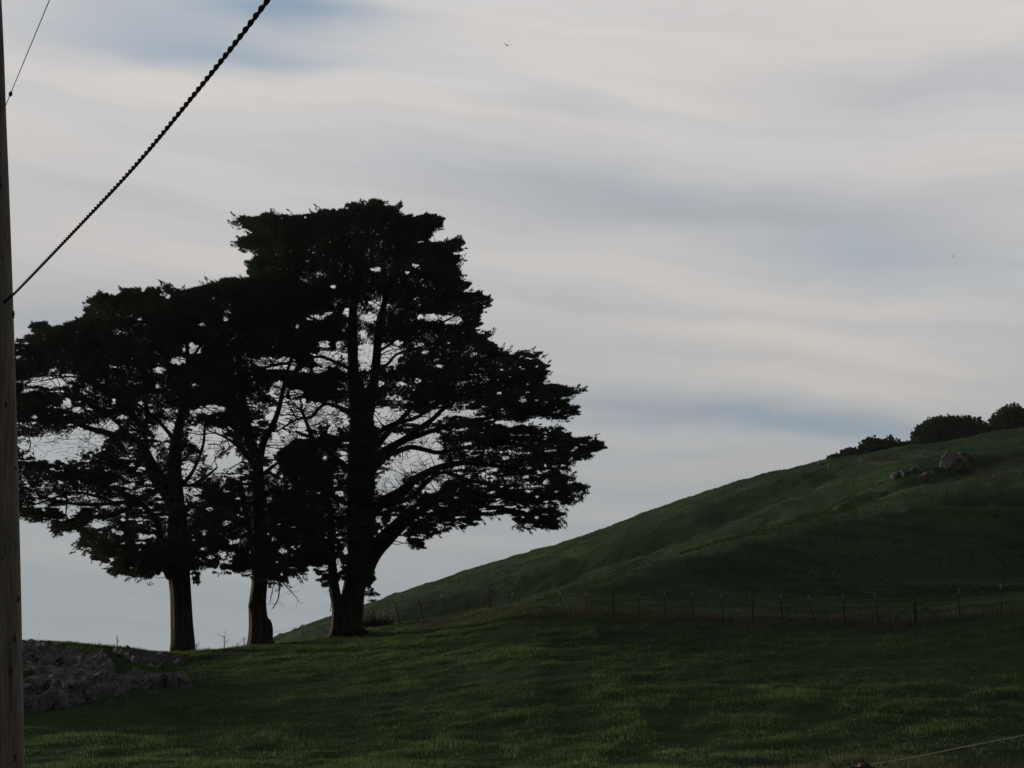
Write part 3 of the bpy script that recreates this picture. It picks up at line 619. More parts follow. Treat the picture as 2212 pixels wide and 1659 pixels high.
limbs3 = [[(754,1372,46,0),(752,1352,36,0),(757,1320,29,0),(764,1280,25,0),(772,1235,25,0),(778,1180,27,0),(778,1100,28,0),(780,1000,28,0),(782,920,26,0),(775,860,20,0),(764,800,12,0),(762,720,10,.3),(765,640,8,.3),(775,560,5,0),(800,480,2,0)],
 [(735,1366,20,-.6),(732,1330,15,-.6),(728,1300,12,-.5),(720,1250,10,-.4),(714,1190,9,-.3),(716,1130,8,0),(700,1050,6,.4),(680,960,5,1),(650,880,3,1.5)],
 [(788,915,16,0),(800,870,12,-.3),(810,800,10,-.4),(818,720,8,-.4),(835,640,6,-.6),(860,560,4,-.6),(885,500,2,-.6)],
 [(785,1260,17,0),(797,1218,15,-.4),(816,1190,12,-.8),(840,1168,10,-1.2),(867,1142,9,-1.6),(891,1118,8,-2),(936,1088,6,-2.6),(985,1068,4.5,-3),(1060,1070,3,-3.2),(1140,1082,1.5,-3.4)],
 [(790,1210,12,.4),(806,1180,9,.8),(833,1148,8,1.2),(856,1126,7,1.5),(900,1090,5,2),(960,1080,4,2.4),(1040,1085,2,2.8)],
 [(800,1110,14,0),(826,1084,12,-.5),(867,1062,11,-.8),(891,1040,9,-1),(919,1023,8,-1.2),(953,1008,7,-1.4),(1020,1000,5,-1.6),(1100,1010,3.4,-1.8),(1190,1030,2,-2)],
 [(850,1086,7,.3),(885,1077,6,.5),(905,1060,6,.7),(922,1042,5,.9),(960,1022,4,1.2),(1040,1045,3,1.6),(1120,1050,2,2)],
 [(795,1020,13,0),(833,985,9,.4),(861,976,6,.8),(888,967,5.5,1),(919,972,5,1.2),(953,978,4.5,1.4),(1020,965,3.5,1.8),(1110,960,2.6,2),(1230,970,1.4,2.2)],
 [(800,1000,12,-.4),(833,972,8.5,-.8),(878,946,7,-1.2),(902,927,6,-1.5),(936,905,5,-1.8),(962,880,4,-2),(1010,850,3,-2.2),(1090,810,2,-2.4)],
 [(880,948,6.5,-1),(936,930,5,-1.4),(970,920,4.6,-1.6),(1021,906,4.2,-1.8),(1060,900,4,-1.9),(1066,880,3,-2),(1070,868,2,-2)],
 [(1060,901,4.2,-1.9),(1110,895,3.2,-2),(1160,880,2.2,-2.2),(1230,875,1.2,-2.4)],
 [(800,975,10,.4),(833,940,6.5,.8),(861,913,5.5,1.2),(884,886,4.5,1.5),(920,850,3,2),(980,800,2,2.4)],
 [(795,960,8,-.8),(818,932,5.5,-1.2),(850,915,4.5,-1.6),(895,903,4,-2),(925,885,3,-2.2),(960,850,2,-2.5)],
 [(760,1020,9,.3),(720,985,6,.8),(680,950,4,1.4),(640,930,3,2)],
 [(765,900,7,0),(735,880,4.5,-.6),(700,872,3.5,-1),(670,900,3,-1.4),(640,905,2.4,-1.8),(600,930,1.6,-2)],
 [(764,800,5,0),(730,785,3.5,-.5),(690,770,3,-1),(640,780,2.4,-1.5),(580,787,1.4,-2)],
 [(812,800,4.5,0),(838,785,3.2,.4),(856,765,2.8,.8),(905,750,2,1.5),(980,730,1.4,2)],
 [(816,760,3.5,0),(840,745,2.6,-.4),(880,720,2,-.8),(960,694,1.8,-1.4),(1010,668,1.2,-1.8)],
 [(765,740,4,0),(725,715,3,.5),(680,690,2.4,1),(610,660,1.6,1.6)],
 [(770,640,4,0),(720,590,3,.5),(660,540,2.4,.8),(590,505,1.8,1),(530,483,1,1)],
 [(840,640,3,0),(900,580,2.2,-.5),(960,545,1.5,-1)],
 [(760,1130,6,0),(720,1120,4,-.8),(670,1130,3,-1.4),(620,1150,2,-2)],
 [(775,1100,6,-.5),(700,1060,4,-2),(640,1040,3,-3)]]
poly2 = [(370,640),(362,620),(386,630),(400,636),(430,625),(452,617),(480,612),(500,604),(530,608),(560,590),(620,600),(700,640),(735,700),(735,800),(720,880),(720,1000),(710,1100),(700,1180),(690,1215),(672,1210),(650,1236),(625,1240),(618,1262),(596,1256),(580,1262),(574,1245),(548,1245),(545,1238),(520,1232),(500,1228),(480,1227),(500,1208),(505,1190),(470,1180),(430,1170),(415,1130),(410,1060),(440,1010),(470,1040),(510,1030),(520,990),(505,950),(480,930),(440,920),(400,880),(360,800),(340,720),(350,660)]
limbs2 = [[(563,1398,32,0),(562,1380,26,0),(560,1352,21,0),(558,1310,18,0),(561,1260,16,0),(563,1200,15,0),(561,1120,13,0),(559,1038,12,0),(553,990,12,0),(541,953,11,0),(528,900,9,.2),(520,820,7,.4),(515,740,5,.5),(520,660,2.5,.5)],
 [(556,1000,10,0),(570,955,7,-.4),(588,920,6,-.8),(602,885,5,-1),(615,830,4,-1.2),(630,760,3,-1.4),(640,680,2,-1.5)],
 [(552,1005,6,0),(530,985,4,-.4),(505,960,3,-.8),(480,942,2.2,-1.2),(450,930,1.4,-1.5)],
 [(548,995,6,.3),(527,970,4.5,.6),(506,945,3.5,.9),(490,925,2.6,1.2),(470,890,1.8,1.4)],
 [(562,1030,5,0),(600,1000,3,-.6),(640,985,2.5,-1),(680,960,2,-1.4)],
 [(549,1180,6,-.2),(535,1130,4.5,-.6),(525,1090,4,-.9),(514,1060,5,-1.2),(500,1066,4,-1.4),(440,1068,3.5,-1.6),(420,1070,2,-1.7)],
 [(566,1215,7,.2),(576,1185,5,.5),(590,1150,4,.9),(620,1130,3,1.4),(660,1120,2,1.8)],
 [(552,1220,4,-.2),(530,1195,3,-.6),(510,1185,2.4,-1),(480,1180,1.5,-1.2)],
 [(565,1080,4,0),(600,1060,3,.5),(640,1080,2.5,.9),(680,1090,2,1.3)],
 [(528,880,5,0),(490,850,3.6,.5),(440,830,2.6,1),(390,810,1.6,1.4)],
 [(520,820,4,0),(560,800,3,-.5),(610,785,2.2,-1),(650,790,1.4,-1.4)]]
extra2 = [[(578,1200,3,-.2),(592,1225,2.4,-.3),(604,1250,1.8,-.4),(601,1290,1.4,-.5),(590,1315,.8,-.5)],[(604,1250,1.6,-.4),(622,1270,1.2,-.6),(640,1290,.8,-.8),(645,1300,.5,-.8)],[(604,1225,2,0),(640,1240,1.4,.2),(655,1260,.8,.3)],[(596,1240,1.4,-.3),(588,1275,1,-.3),(584,1300,.6,-.3)],
          [(480,930,1.6,0),(495,965,1.2,0),(470,985,1,0),(455,1010,.7,0)],[(550,1000,1.8,0),(520,1000,1.2,-.3),(500,1010,.8,-.4)]]
poly1 = [(-80,760),(-20,745),(35,745),(48,738),(40,752),(62,742),(58,730),(78,722),(70,712),(78,704),(100,702),(112,712),(125,704),(160,702),(176,690),(190,684),(196,672),(190,664),(206,660),(195,652),(215,640),(236,638),(240,650),(262,646),(266,632),(300,629),(306,640),(318,630),(346,632),(345,644),(372,645),(380,636),(420,632),(450,640),(480,700),(500,780),(500,850),(490,900),(480,960),(470,1000),(490,1040),(500,1090),(510,1150),(500,1180),(480,1190),(470,1208),(462,1230),(448,1216),(430,1222),(424,1258),(416,1250),(408,1215),(370,1220),(352,1232),(332,1236),(326,1258),(318,1246),(300,1245),(284,1243),(268,1236),(249,1238),(240,1227),(262,1216),(246,1203),(222,1204),(203,1201),(193,1184),(180,1186),(167,1178),(177,1160),(166,1132),(148,1139),(120,1156),(117,1140),(127,1119),(92,1116),(68,1130),(60,1118),(42,1112),(20,1100),(-40,1090),(-80,1050)]
limbs1 = [[(395,1408,27,0),(395,1385,25,0),(393,1340,22.5,0),(391,1290,21,0),(388,1250,22,0),(386,1200,23,0),(384,1150,21,0),(380,1080,17,0),(378,1010,14,0),(382,950,11,0),(392,900,9,0),(402,850,7,.3),(405,780,5,.3),(400,700,3,.3)],
 [(372,1245,14,-.2),(358,1215,11,-.6),(348,1170,8,-1),(335,1120,7,-1.4),(300,1085,5,-2),(250,1085,4,-2.6),(180,1090,3,-3),(110,1080,2,-3.4)],
 [(378,1110,14,0),(350,1040,12,.3),(325,1000,10,.5),(301,959,8,.8),(262,945,6.5,1),(222,933,6,1.3),(178,921,5,1.6),(130,900,4,2),(80,880,3,2.4),(20,870,2,2.8)],
 [(400,1235,10,.2),(412,1200,6,.5),(440,1165,5,.9),(470,1150,3.5,1.2),(500,1130,2.5,1.5)],
 [(345,1060,8,-.3),(322,1010,6,-.6),(315,950,5,-.9),(318,890,4,-1.2),(310,800,3,-1.4),(300,720,2,-1.5)],
 [(380,1060,7,-.3),(400,1040,4.5,-.6),(425,1000,3.5,-.9),(440,960,3,-1.2),(445,910,2.4,-1.5)],
 [(385,1030,5,.3),(410,1050,4,.6),(445,1030,3,.9),(470,1010,2,1.1)],
 [(385,960,6,0),(360,930,4.5,.5),(330,900,3.6,1),(280,860,3,1.6),(220,830,2.4,2.2),(150,812,1.8,2.8),(90,822,1.2,3.2)],
 [(300,1086,4,-2),(240,1115,5,-2.4),(200,1118,4.5,-2.6),(185,1132,3.6,-2.8),(176,1130,2.4,-3),(150,1138,1.5,-3.2)],
 [(250,1086,3,-2.6),(180,1065,3,-3),(140,1070,2.4,-3.4),(70,1090,1.6,-4)],
 [(405,800,3.5,0),(420,765,3,-.5),(440,740,2,-1)],
 [(300,960,4,0),(240,900,3,-1),(190,870,2.4,-2),(130,850,1.8,-3)]]
extra1 = [[(145,1085,1.8,-3),(143,1110,1.5,-3),(150,1128,1.2,-3),(158,1145,.8,-3)],[(60,940,1.6,-1),(66,960,1.2,-1),(60,975,.8,-1)],[(450,960,1.6,0),(470,960,1.2,0),(486,975,.8,0)]]
tree('cypress_tree', 85.5, limbs3, poly3, 3300, 'tallest broad black cypress, rightmost of the three, with long limbs sweeping right', (775, 900), 101, 6.0,
     extra=[[(720,1250,2.2,-.8),(712,1275,1.8,-.9),(716,1300,1.2,-1),(714,1320,.8,-1)],[(880,1020,1.6,0),(893,1045,1.2,0)]], lean_floor=1090)
tree('cypress_tree', 84.0, limbs2, poly2, 1500, 'middle black cypress with a swollen burl at the right of its trunk foot', (560, 850), 102, 4.6, extra=extra2, lean_floor=1150, burl=[(571, 1364, 19, 34), (548, 1310, 12, 18)])
tree('cypress_tree', 81.6, limbs1, poly1, 2100, 'leftmost spreading black cypress with a straight trunk, standing behind the utility pole', (385, 900), 103, 6.0, extra=extra1, lean_floor=1080)

# a fourth crown mostly hidden by the pole: only tips of its low sprays show
# ------------------------------------------------------------------ hilltop trees
def bush(name, ox0, ox1, top, bot, label, cat, seed, Y0=432, lumps=10, trunk=True, n=9000, profile=None):
    r = np.random.default_rng(seed); cx = (ox0+ox1)/2; k = S*Y0/F; Wd = (ox1-ox0)/2*k
    b0 = onground(cx, Y0); gz = b0[2]; topz = EYE+Y0*(HZ-top*S)/F; hh = topz-gz
    root = empty(name, b0, label, cat, 'dark trees along the hilltop')
    lc = []
    for i in range(lumps):
        a = r.uniform(-1, 1); hx = a*Wd*.86; pr = profile(a) if profile else math.sqrt(max(0, 1-abs(a)**3.2))
        rad = hh*r.uniform(.20, .36); zt = max(rad*.6, hh*pr-rad*.8)
        lc.append((b0[0]+hx, Y0+r.uniform(-1, 1)*Wd*.4, gz+zt*r.uniform(.55, 1.0), rad))
    for a in np.linspace(-.93, .93, max(5, lumps)):
        pr = profile(a) if profile else math.sqrt(max(0, 1-abs(a)**3.2)); rad = hh*.20
        lc.append((b0[0]+a*Wd, Y0+r.uniform(-1, 1)*Wd*.2, gz+max(.3, hh*pr-rad*1.05), rad)); lc.append((b0[0]+a*Wd, Y0, gz+max(.3, (hh*pr-rad)*.45), rad*1.3))
    lc = np.array(lc); wts = lc[:, 3]**2; pick = r.choice(len(lc), n, p=wts/wts.sum()); c = lc[pick]
    d = r.normal(0, 1, (n, 3)); d /= np.linalg.norm(d, axis=1)[:, None]; rr = c[:, 3]*r.uniform(.45, 1.04, n)
    rr *= 1+.16*vnoise(d[:, 0]*4+pick, d[:, 1]*4, d[:, 2]*4, seed=seed)
    p = c[:, :3]+d*rr[:, None]*np.array([1.15, 1, .95]); p = p[p[:, 2] > H(p[:, 0], p[:, 1])-.4]; n = len(p); d = d[:n]
    s = .26+.16*r.uniform(0, 1, n); a1 = r.normal(0, 1, (n, 3)); a1 /= np.linalg.norm(a1, axis=1)[:, None]; a2 = np.cross(a1, r.normal(0, 1, (n, 3))); a2 /= np.linalg.norm(a2, axis=1)[:, None]
    a1 *= s[:, None]*1.5; a2 *= s[:, None]
    V = np.stack([p-a1, p-a2, p+a1, p+a2], 1).reshape(-1, 3)
    t = np.clip(.45+.5*vnoise(p[:, 0]/1.2, p[:, 1]/1.2, p[:, 2]/.9, seed=3), 0, 1)
    link('crown', npmesh('crown', V, np.arange(n*4).reshape(-1, 4), False, {'tint': np.repeat(t, 4)}), M['bushleaf'], root)
    tb = MB()
    for i in range(5):
        q = lc[r.integers(len(lc))]; e = q[:3]; s0 = b0+np.array([r.uniform(-.2, .2)*Wd, 0, -.4]); tt = np.linspace(0, 1, 6)[:, None]
        tb.tube(s0+(e-s0)*tt+r.normal(0, .08, (6, 3))*tt, .22*(1-.7*tt[:, 0]), 6)
    tb.build('trunk', M['bark'], root)
bush('oak_tree', 2140, 2290, 868, 950, 'open-crowned oak at the right end of the hilltop', 'tree', 201, 440, 12, n=13000, profile=lambda a: .72+.28*math.cos((a+.45)*5)*.6+.12*(1-a*a))
bush('oak_tree', 1968, 2152, 896, 968, 'largest dome-shaped dark oak on the hilltop', 'tree', 202, 436, 16, n=20000)
bush('oak_tree', 1850, 1952, 945, 985, 'middle-sized rounded dark tree left of the largest dome on the hilltop', 'tree', 203, 434, 10, n=8000)
bush('shrub', 1928, 1995, 952, 978, 'low dark shrub filling the dip left of the largest dome', 'shrub', 204, 434, 6, n=3500)
bush('shrub', 1808, 1874, 966, 992, 'small sloping dark shrub left of the middle-sized hilltop tree', 'shrub', 205, 432, 6, n=3500)
bush('shrub', 1782, 1826, 981, 1000, 'tiniest dark shrub at the left end of the hilltop growth', 'shrub', 206, 431, 5, n=1800)
for i, (a, b, rr, lab) in enumerate([(1300, 1188, 6, 'small dark shrub on the far ridge face, nearest the cypresses'), ]):
    pass

# ------------------------------------------------------------------ rocks
def rockmesh(c, dim, seed, sub=5, rough=.28, flat=0, ridge=.5):
    bm = bmesh.new(); bmesh.ops.create_icosphere(bm, subdivisions=sub, radius=1); V = np.array([v.co for v in bm.verts])
    Fc = np.array([[v.index for v in f.verts] for f in bm.faces]); bm.free()
    d = V.copy(); n = fbm(d[:, 0]*1.4+seed, d[:, 1]*1.4, d[:, 2]*1.4, o=5, seed=seed)
    c2 = 1-np.abs(fbm(d[:, 0]*2.2+seed*3, d[:, 1]*2.2, d[:, 2]*2.2, o=4, seed=seed+9))*2
    r_ = 1+rough*n*1.6+rough*ridge*(c2-.5)*.6
    # facet
    rs = np.random.default_rng(seed)
    for _ in range(9):
        nn = rs.normal(0, 1, 3); nn /= np.linalg.norm(nn); dd = d@nn; lim = rs.uniform(.68, .92)
        r_ = np.where(dd*r_ > lim, lim/np.maximum(dd, .05)+.12*(r_-lim/np.maximum(dd, .05)), r_)
    V = d*r_[:, None]*np.array(dim)+np.array(c)
    return V, Fc
def rock(name, parts, label, cat, matn, group=None, sub=5):
    if len(parts) == 1:
        mb = MB(); V, Fc = rockmesh(*parts[0], sub); mb.add(V, Fc); return tag(mb.build(name, M[matn], None, True), label, cat, group)
    root = empty(name, parts[0][0], label, cat, group)
    for c, dim, seed in parts:
        mb = MB(); V, Fc = rockmesh(c, dim, seed, sub); mb.add(V, Fc); mb.build('rock_block', M[matn], root, True)
    return root
def lump(ox, oy, rx, ry, seed, dpt=1.0, lift=.0, ymax=84):
    p = place(ox, oy, 40, ymax); k = S*p[1]/F
    return ((p[0], p[1]+ry*k*.35, p[2]+lift), (rx*k*1.12, max(ry*k*1.6, rx*k*.55)*dpt, ry*k*1.3), seed)
def bank(poly, y0, y1, hh, seed, label):
    poly = np.array(poly, float); lo, hi = poly.min(0)-14, poly.max(0)+14
    us = np.arange(lo[0], hi[0], 1.0); ys_ = np.arange(y0, y1, .09); Ug, Yb = np.meshgrid(us, ys_); xg = (Ug*S-512)*Yb/F; zg = H(xg, Yb)
    oyg = (HZ-(zg-EYE)*F/Yb)/S; uf, of = Ug.ravel(), oyg.ravel()
    sd_ = np.where(inpoly(uf, of, poly), 1, -1)*dpoly(uf, of, poly); sd_ = sd_.reshape(Ug.shape)
    m = np.clip((sd_+9*fbm(xg/.9, Yb/1.6, o=3, seed=seed))/7+.5, 0, 1); m = m*m*(3-2*m)
    n = fbm(xg/2.0+seed, Yb/4.5, o=4, seed=seed+1)*.9+.5; q = n*4; fq = q-np.floor(q); st2 = (np.floor(q)+np.clip(fq/.35, 0, 1)**1.5)/4
    rd = 1-np.abs(fbm(xg/.8, Yb/1.6, o=4, seed=seed+2))*2.2; fine = fbm(xg/.22, Yb/.4, o=3, seed=seed+3)
    gr_ = np.clip(fbm(xg/1.1, Yb/2.6, o=3, seed=seed+5)*4-.8, 0, 1)            # pockets of turf
    h = m*(hh*(.25+.75*np.clip(st2, 0, 1.3))+.19*rd+.07*fine)*(1-.9*gr_)-.30*(1-m)-.10*gr_*m
    V = np.stack([xg, Yb-h*.35, zg+h], -1).reshape(-1, 3); a, b = Ug.shape; ix = np.arange(a*b).reshape(a, b)
    Qd = np.stack([ix[:-1, :-1], ix[:-1, 1:], ix[1:, 1:], ix[1:, :-1]], -1).reshape(-1, 4); mk = (m.ravel()[Qd].max(1) > .02)
    Qd = Qd[mk]; used = np.unique(Qd); rm = -np.ones(a*b, int); rm[used] = np.arange(len(used))
    o = link('rock_outcrop', npmesh('rock_outcrop', V[used], rm[Qd], True), M['rock']); tag(o, label, 'rock', 'grey rocks on the knoll')
bank([(-30, 1404), (60, 1406), (100, 1412), (150, 1414), (196, 1428), (226, 1440), (240, 1456), (252, 1470), (262, 1490), (205, 1506), (160, 1522), (110, 1530), (60, 1540), (-30, 1548)], 42, 79, .68, 1,
     'largest grey rock outcrop, a low cracked bank beside the pole')
bank([(244, 1411), (262, 1409), (300, 1411), (330, 1415), (365, 1417), (392, 1424), (404, 1434), (380, 1440), (330, 1442), (290, 1436), (262, 1420), (240, 1414)], 60, 82, .22, 11,
     'grey knobbly rock cluster just left of the leftmost cypress trunk')
bank([(225, 1488), (255, 1470), (300, 1466), (345, 1468), (385, 1474), (412, 1484), (370, 1490), (300, 1492), (262, 1500), (215, 1512), (170, 1520), (190, 1500)], 44, 76, .42, 21,
     'long low grey rock ledge at the foot of the knoll, between outcrop and grass')
rock('stone', [lump(90, 1532, 26, 10, 31), lump(65, 1535, 16, 8, 34)], 'low grey stone at the foot of the largest outcrop, next to the pole', 'stone', 'rock', 'grey rocks on the knoll', 4)
rock('stone', [lump(155, 1524, 20, 10, 32)], 'rounded grey stone under the right part of the largest outcrop', 'stone', 'rock', 'grey rocks on the knoll', 4)
sm = [(225, 1400), (246, 1416), (330, 1500), (262, 1505), (345, 1489), (300, 1497), (368, 1487), (392, 1483), (242, 1518), (278, 1508), (318, 1460), (212, 1418)]
for i, (a, b) in enumerate(sm):
    rock('stone', [lump(a, b, random.uniform(7, 12), random.uniform(4, 7), 40+i)], 'small pale grey stone half sunk in the grass by the rock ledges', 'stone', 'rock', 'small stones round the outcrop', 4)
def hl(ox, oy, rx, ry, seed, dpt=1.0):
    p = place(ox, oy+ry, 150, 425); k = S*p[1]/F
    return ((p[0], p[1]+1, p[2]+ry*k*.75), (rx*k, rx*k*dpt, ry*k*1.15), seed)
rock('boulder', [hl(2062, 995, 30, 22, 61, .8), hl(2084, 983, 22, 14, 62, .8)], 'largest cracked pinkish-grey boulder high on the right hillside', 'boulder', 'hillrock', 'boulders on the hillside')
rock('boulder', [hl(2003, 1026, 16, 9, 64), hl(2014, 1020, 10, 7, 65)], 'small dark boulder just below left of the largest one', 'boulder', 'hillrock', 'boulders on the hillside', 4)
rock('boulder', [hl(1940, 1025, 13, 8, 66), hl(1960, 1018, 15, 9, 67), hl(1982, 1012, 14, 8, 68)], 'broken blue-grey rock ledge left of the largest boulder', 'boulder', 'hillrock2', 'boulders on the hillside', 4)
rock('boulder', [hl(1776, 999, 9, 5, 69)], 'little pale boulder on the skyline left of the hilltop shrubs', 'boulder', 'hillrock2', 'boulders on the hillside', 4)

# ------------------------------------------------------------------ near wire fence
fence = empty('wire_fence', place(1624, 1342, 50, 90), 'barbed wire fence of thin steel posts running along the foot of the hill', 'fence')
FP = [(512,1390,512,1398,'t'),(527,1377,528,1397,'t'),(653,1348,655,1380,'t'),(853,1302,865,1343,'w'),(902,1291,917,1338,'w'),(954,1282,961,1331,'t'),(1009,1275,1013,1323,'t'),(1056,1270,1059,1314,'w'),(1107,1279,1109,1314,'t'),(1157,1283,1158,1316,'t'),
      (1210,1279,1211,1318,'t'),(1266,1280,1268,1326,'t'),(1324,1279,1325,1336,'w'),(1379,1281,1381,1336,'t'),(1435,1280,1439,1338,'t'),(1494,1280,1498,1339,'t'),(1558,1282,1562,1346,'t'),(1624,1281,1627,1343,'w'),(1686,1286,1691,1345,'t'),(1746,1285,1761,1346,'t'),
      (1820,1282,1828,1351,'t'),(1890,1281,1898,1347,'t'),(1974,1280,1978,1347,'c'),(2071,1271,2074,1338,'t'),(2161,1260,2164,1327,'t'),(2255,1249,2258,1318,'t')]
tops = []
for (tx, ty, bx, by, kd) in FP:
    Yf = float(np.interp(bx*S, US, L_Y)); Yf += 5 if bx < 700 else (3 if 1080 < bx < 1230 else 0)
    if bx > 1230: Yf = float(place(bx, by, 50, 90)[1])
    b = P(bx, by, Yf)
    gz = float(H(b[:1], b[1:2])[0]); b[2] = min(b[2], gz)-.15; tp = P(tx, ty, Yf)
    dv = tp-b; mb = MB(); at_ = lambda f: b+dv*f
    if kd == 't':
        mb.tube([b, at_(.5), at_(.84)], .030, 6); ob = mb.build('post', M['tpost'], fence)
        cp = MB(); cp.tube([at_(.84), at_(1)], .028, 6); e = cp.build('white_tip', M['white'], ob)
        e.parent = ob; 
        e.data.transform(__import__('mathutils').Matrix.Translation(-fence.location))
        # T-post flange
    else:
        r0 = .045 if kd == 'w' else .065
        mb.tube([b, at_(.33), at_(.66), tp], [r0*1.05, r0, r0*.98, r0*.94], 10); ob = mb.build('wooden_post', M['wood'], fence)
        if kd == 'c':
            for q in ((1933, 1343, 1970, 1297, 'l'), (2032, 1337, 1978, 1297, 'r')):
                br = MB(); br.tube([P(q[0], q[1]+1, Yf-.2), P(q[2], q[3], Yf-.05)], .028, 8); br.build('brace', M['wood'], fence)
            tw = MB(); th = np.linspace(0, 4*np.pi, 40); cc = at_(.74)
            tw.tube(np.stack([cc[0]+.08*np.cos(th), cc[1]+.08*np.sin(th), cc[2]+th*.004], -1), .012, 4); tw.build('wire_wrap', M['white'], fence)
    tops.append((b+np.array([0, 0, .15]), tp))
for lv in (.97, .76, .56, .37, .19):
    mb = MB(); pts = []
    for i in range(len(tops)-1):
        a, b = tops[i][0]+(tops[i][1]-tops[i][0])*lv, tops[i+1][0]+(tops[i+1][1]-tops[i+1][0])*lv
        for t_ in np.linspace(0, 1, 6, endpoint=False): pts.append(a+(b-a)*t_-np.array([0, .03, .05*4*t_*(1-t_)]))
    pts = np.array(pts); mb.tube(pts, .0055, 4)
    for i in range(0, len(pts)-1):
        for f_ in (.1, .6):
            p = pts[i]+(pts[i+1]-pts[i])*f_; mb.tube([p+np.array([-.03, 0, -.03]), p+np.array([.03, 0, .03])], .006, 3)
    mb.build('wire', M['darkwire'], fence)
# far fence following the ridge
rf = empty('ridge_fence', place(1700, 1045, 200, 425), 'faint distant post and wire fence climbing just below the skyline ridge', 'fence')
prev = None; pts = []
for i, ox in enumerate(list(np.arange(604, 1990, 29))):
    ox = ox+random.uniform(-6, 6); yr = float(np.interp(ox*S, US, L_R))/S
    off = float(np.interp(ox, [600, 900, 1250, 1700, 1800, 1990], [5, 26, 26, 18, 14, 12]))
    p = place(ox, yr+off, 300, 424); h_ = random.uniform(1.15, 1.45); lx = random.uniform(-.08, .08)
    mb = MB(); mb.tube([p-np.array([0, 0, .3]), p+np.array([lx, 0, h_])], .075 if i % 5 else .10, 6)
    mb.build('post', M['white'] if i in (41, 43) else M['wood'], rf); pts.append(p+np.array([lx, 0, h_*.9]))
mb = MB(); mb.tube(np.array(pts), .012, 3); mb.build('wire', M['darkwire'], rf)

# ------------------------------------------------------------------ dead bush and twigs at the trees' feet
r = np.random.default_rng(77)
b0 = place(815, 1352, 60, 100); db = MB()
for i in range(190):
    a = r.normal(0, 1, 3); a[2] = abs(a[2])*1.0; a /= np.linalg.norm(a); l_ = r.uniform(.4, 1.5)*(1.3 if abs(a[0]) < .35 else .9)
    s0 = b0+np.array([r.uniform(-.7, .7), r.uniform(-.4, .4), 0]); tt = np.linspace(0, 1, 5)[:, None]
    c = s0+a*l_*tt+r.normal(0, .06, (5, 3))*tt; db.tube(c, .017*(1-.6*tt[:, 0]), 3)
    for _ in range(4):
        k0 = r.integers(1, 5); e = r.normal(0, 1, 3); e /= np.linalg.norm(e); db.tube([c[k0], c[k0]+e*.15, c[k0]+e*.32+r.normal(0, .05, 3)], [.012, .009, .005], 3)
o = db.build('dead_bush', M['deadbush']); tag(o, 'tangled brown dead bush at the right foot of the tallest cypress', 'bush')
def twig(ox, oy, h, lab, seed, nbr=5, spread=.6):
    r = np.random.default_rng(seed); Yc = float(np.interp(ox*S, US, L_Y))-.8; p = onground(ox, Yc); mb = MB(); tt = np.linspace(0, 1, 7)[:, None]
    c = p+np.array([r.uniform(-.1, .1), 0, h])*tt+r.normal(0, .03, (7, 3))*tt; mb.tube(c, .03*(1-.55*tt[:, 0]), 5)
    for _ in range(nbr):
        k0 = r.integers(2, 6); e = np.array([r.uniform(-1, 1)*spread, r.uniform(-.3, .3), r.uniform(.3, 1)]); t4 = np.linspace(0, 1, 4)[:, None]
        mb.tube(c[k0]+e*h*.6*t4+r.normal(0, .03, (4, 3))*t4, .014*(1-.5*t4[:, 0]), 3)
    o = mb.build('bare_twig', M['deadbush']); tag(o, lab, 'twig')
twig(252, 1393, .5, 'short bare forked twig standing on the crest above the rocks', 5, 2, .15)
twig(484, 1395, .75, 'wispy bare twig leaning in the grass between the two left trunks', 6, 7, 1.2)
twig(425, 1400, .4, 'tiny bare twig just right of the leftmost trunk', 8, 6, 1)
p = place(1100, 1338, 50, 96)

# ------------------------------------------------------------------ utility pole, cables
PY = 18.0
def PX(px, py, Y): return np.array([(px-512)*Y/F, Y, EYE+Y*(HZ-py)/F])
edge = [(-160, -6.5), (0, 1.4), (106, 5.6), (296, 12.5), (463, 17.6), (602, 20.8), (768, 24.0), (900, 26.5)]
rad = [(-160, 10.2), (0, 10.9), (768, 13.0), (900, 13.3)]
pole = empty('utility_pole', PX(13, 900, PY), 'weathered brown wooden utility pole cropped by the left edge, leaning slightly left', 'utility pole')
ys = np.arange(-150, 912, 6.0); ys = ys[::-1]
re = np.interp(ys, [e[0] for e in edge], [e[1] for e in edge]); rr = np.interp(ys, [e[0] for e in rad], [e[1] for e in rad])
re = np.convolve(np.pad(re, 12, mode='reflect', reflect_type='odd'), np.ones(25)/25, 'valid')
pts = np.array([PX(a-b, y, PY) for a, b, y in zip(re, rr, ys)]); mb = MB()
mb.tube(pts, rr*PY/F, 36, lambda p, th: 1+.012*vnoise(np.cos(th)[None]*9+0*p[:, :1], np.sin(th)[None]*9+0*p[:, :1], p[:, 2:3]*.3+0*th[None])+.01*vnoise(p[:, 2:3]*1.3+0*th[None], np.cos(th)[None]+0*p[:, :1]))
m = bpy.data.materials.new('pole_wood'); m.use_nodes = True; N = NT(m.node_tree); m.node_tree.nodes.clear()
t_ = N.n('ShaderNodeTexCoord'); mp = N.n('ShaderNodeMapping'); N.l(t_.outputs['Object'], mp.inputs[0]); mp.inputs['Scale'].default_value = (1, 1, .045)
gr1 = N.noise(mp.outputs[0], 55, 6, .7); gr2 = N.noise(mp.outputs[0], 14, 5, .6); mp2 = N.n('ShaderNodeMapping'); N.l(t_.outputs['Object'], mp2.inputs[0]); mp2.inputs['Scale'].default_value = (1, 1, .4)
bl = N.noise(mp2.outputs[0], 2.2, 4, .5)
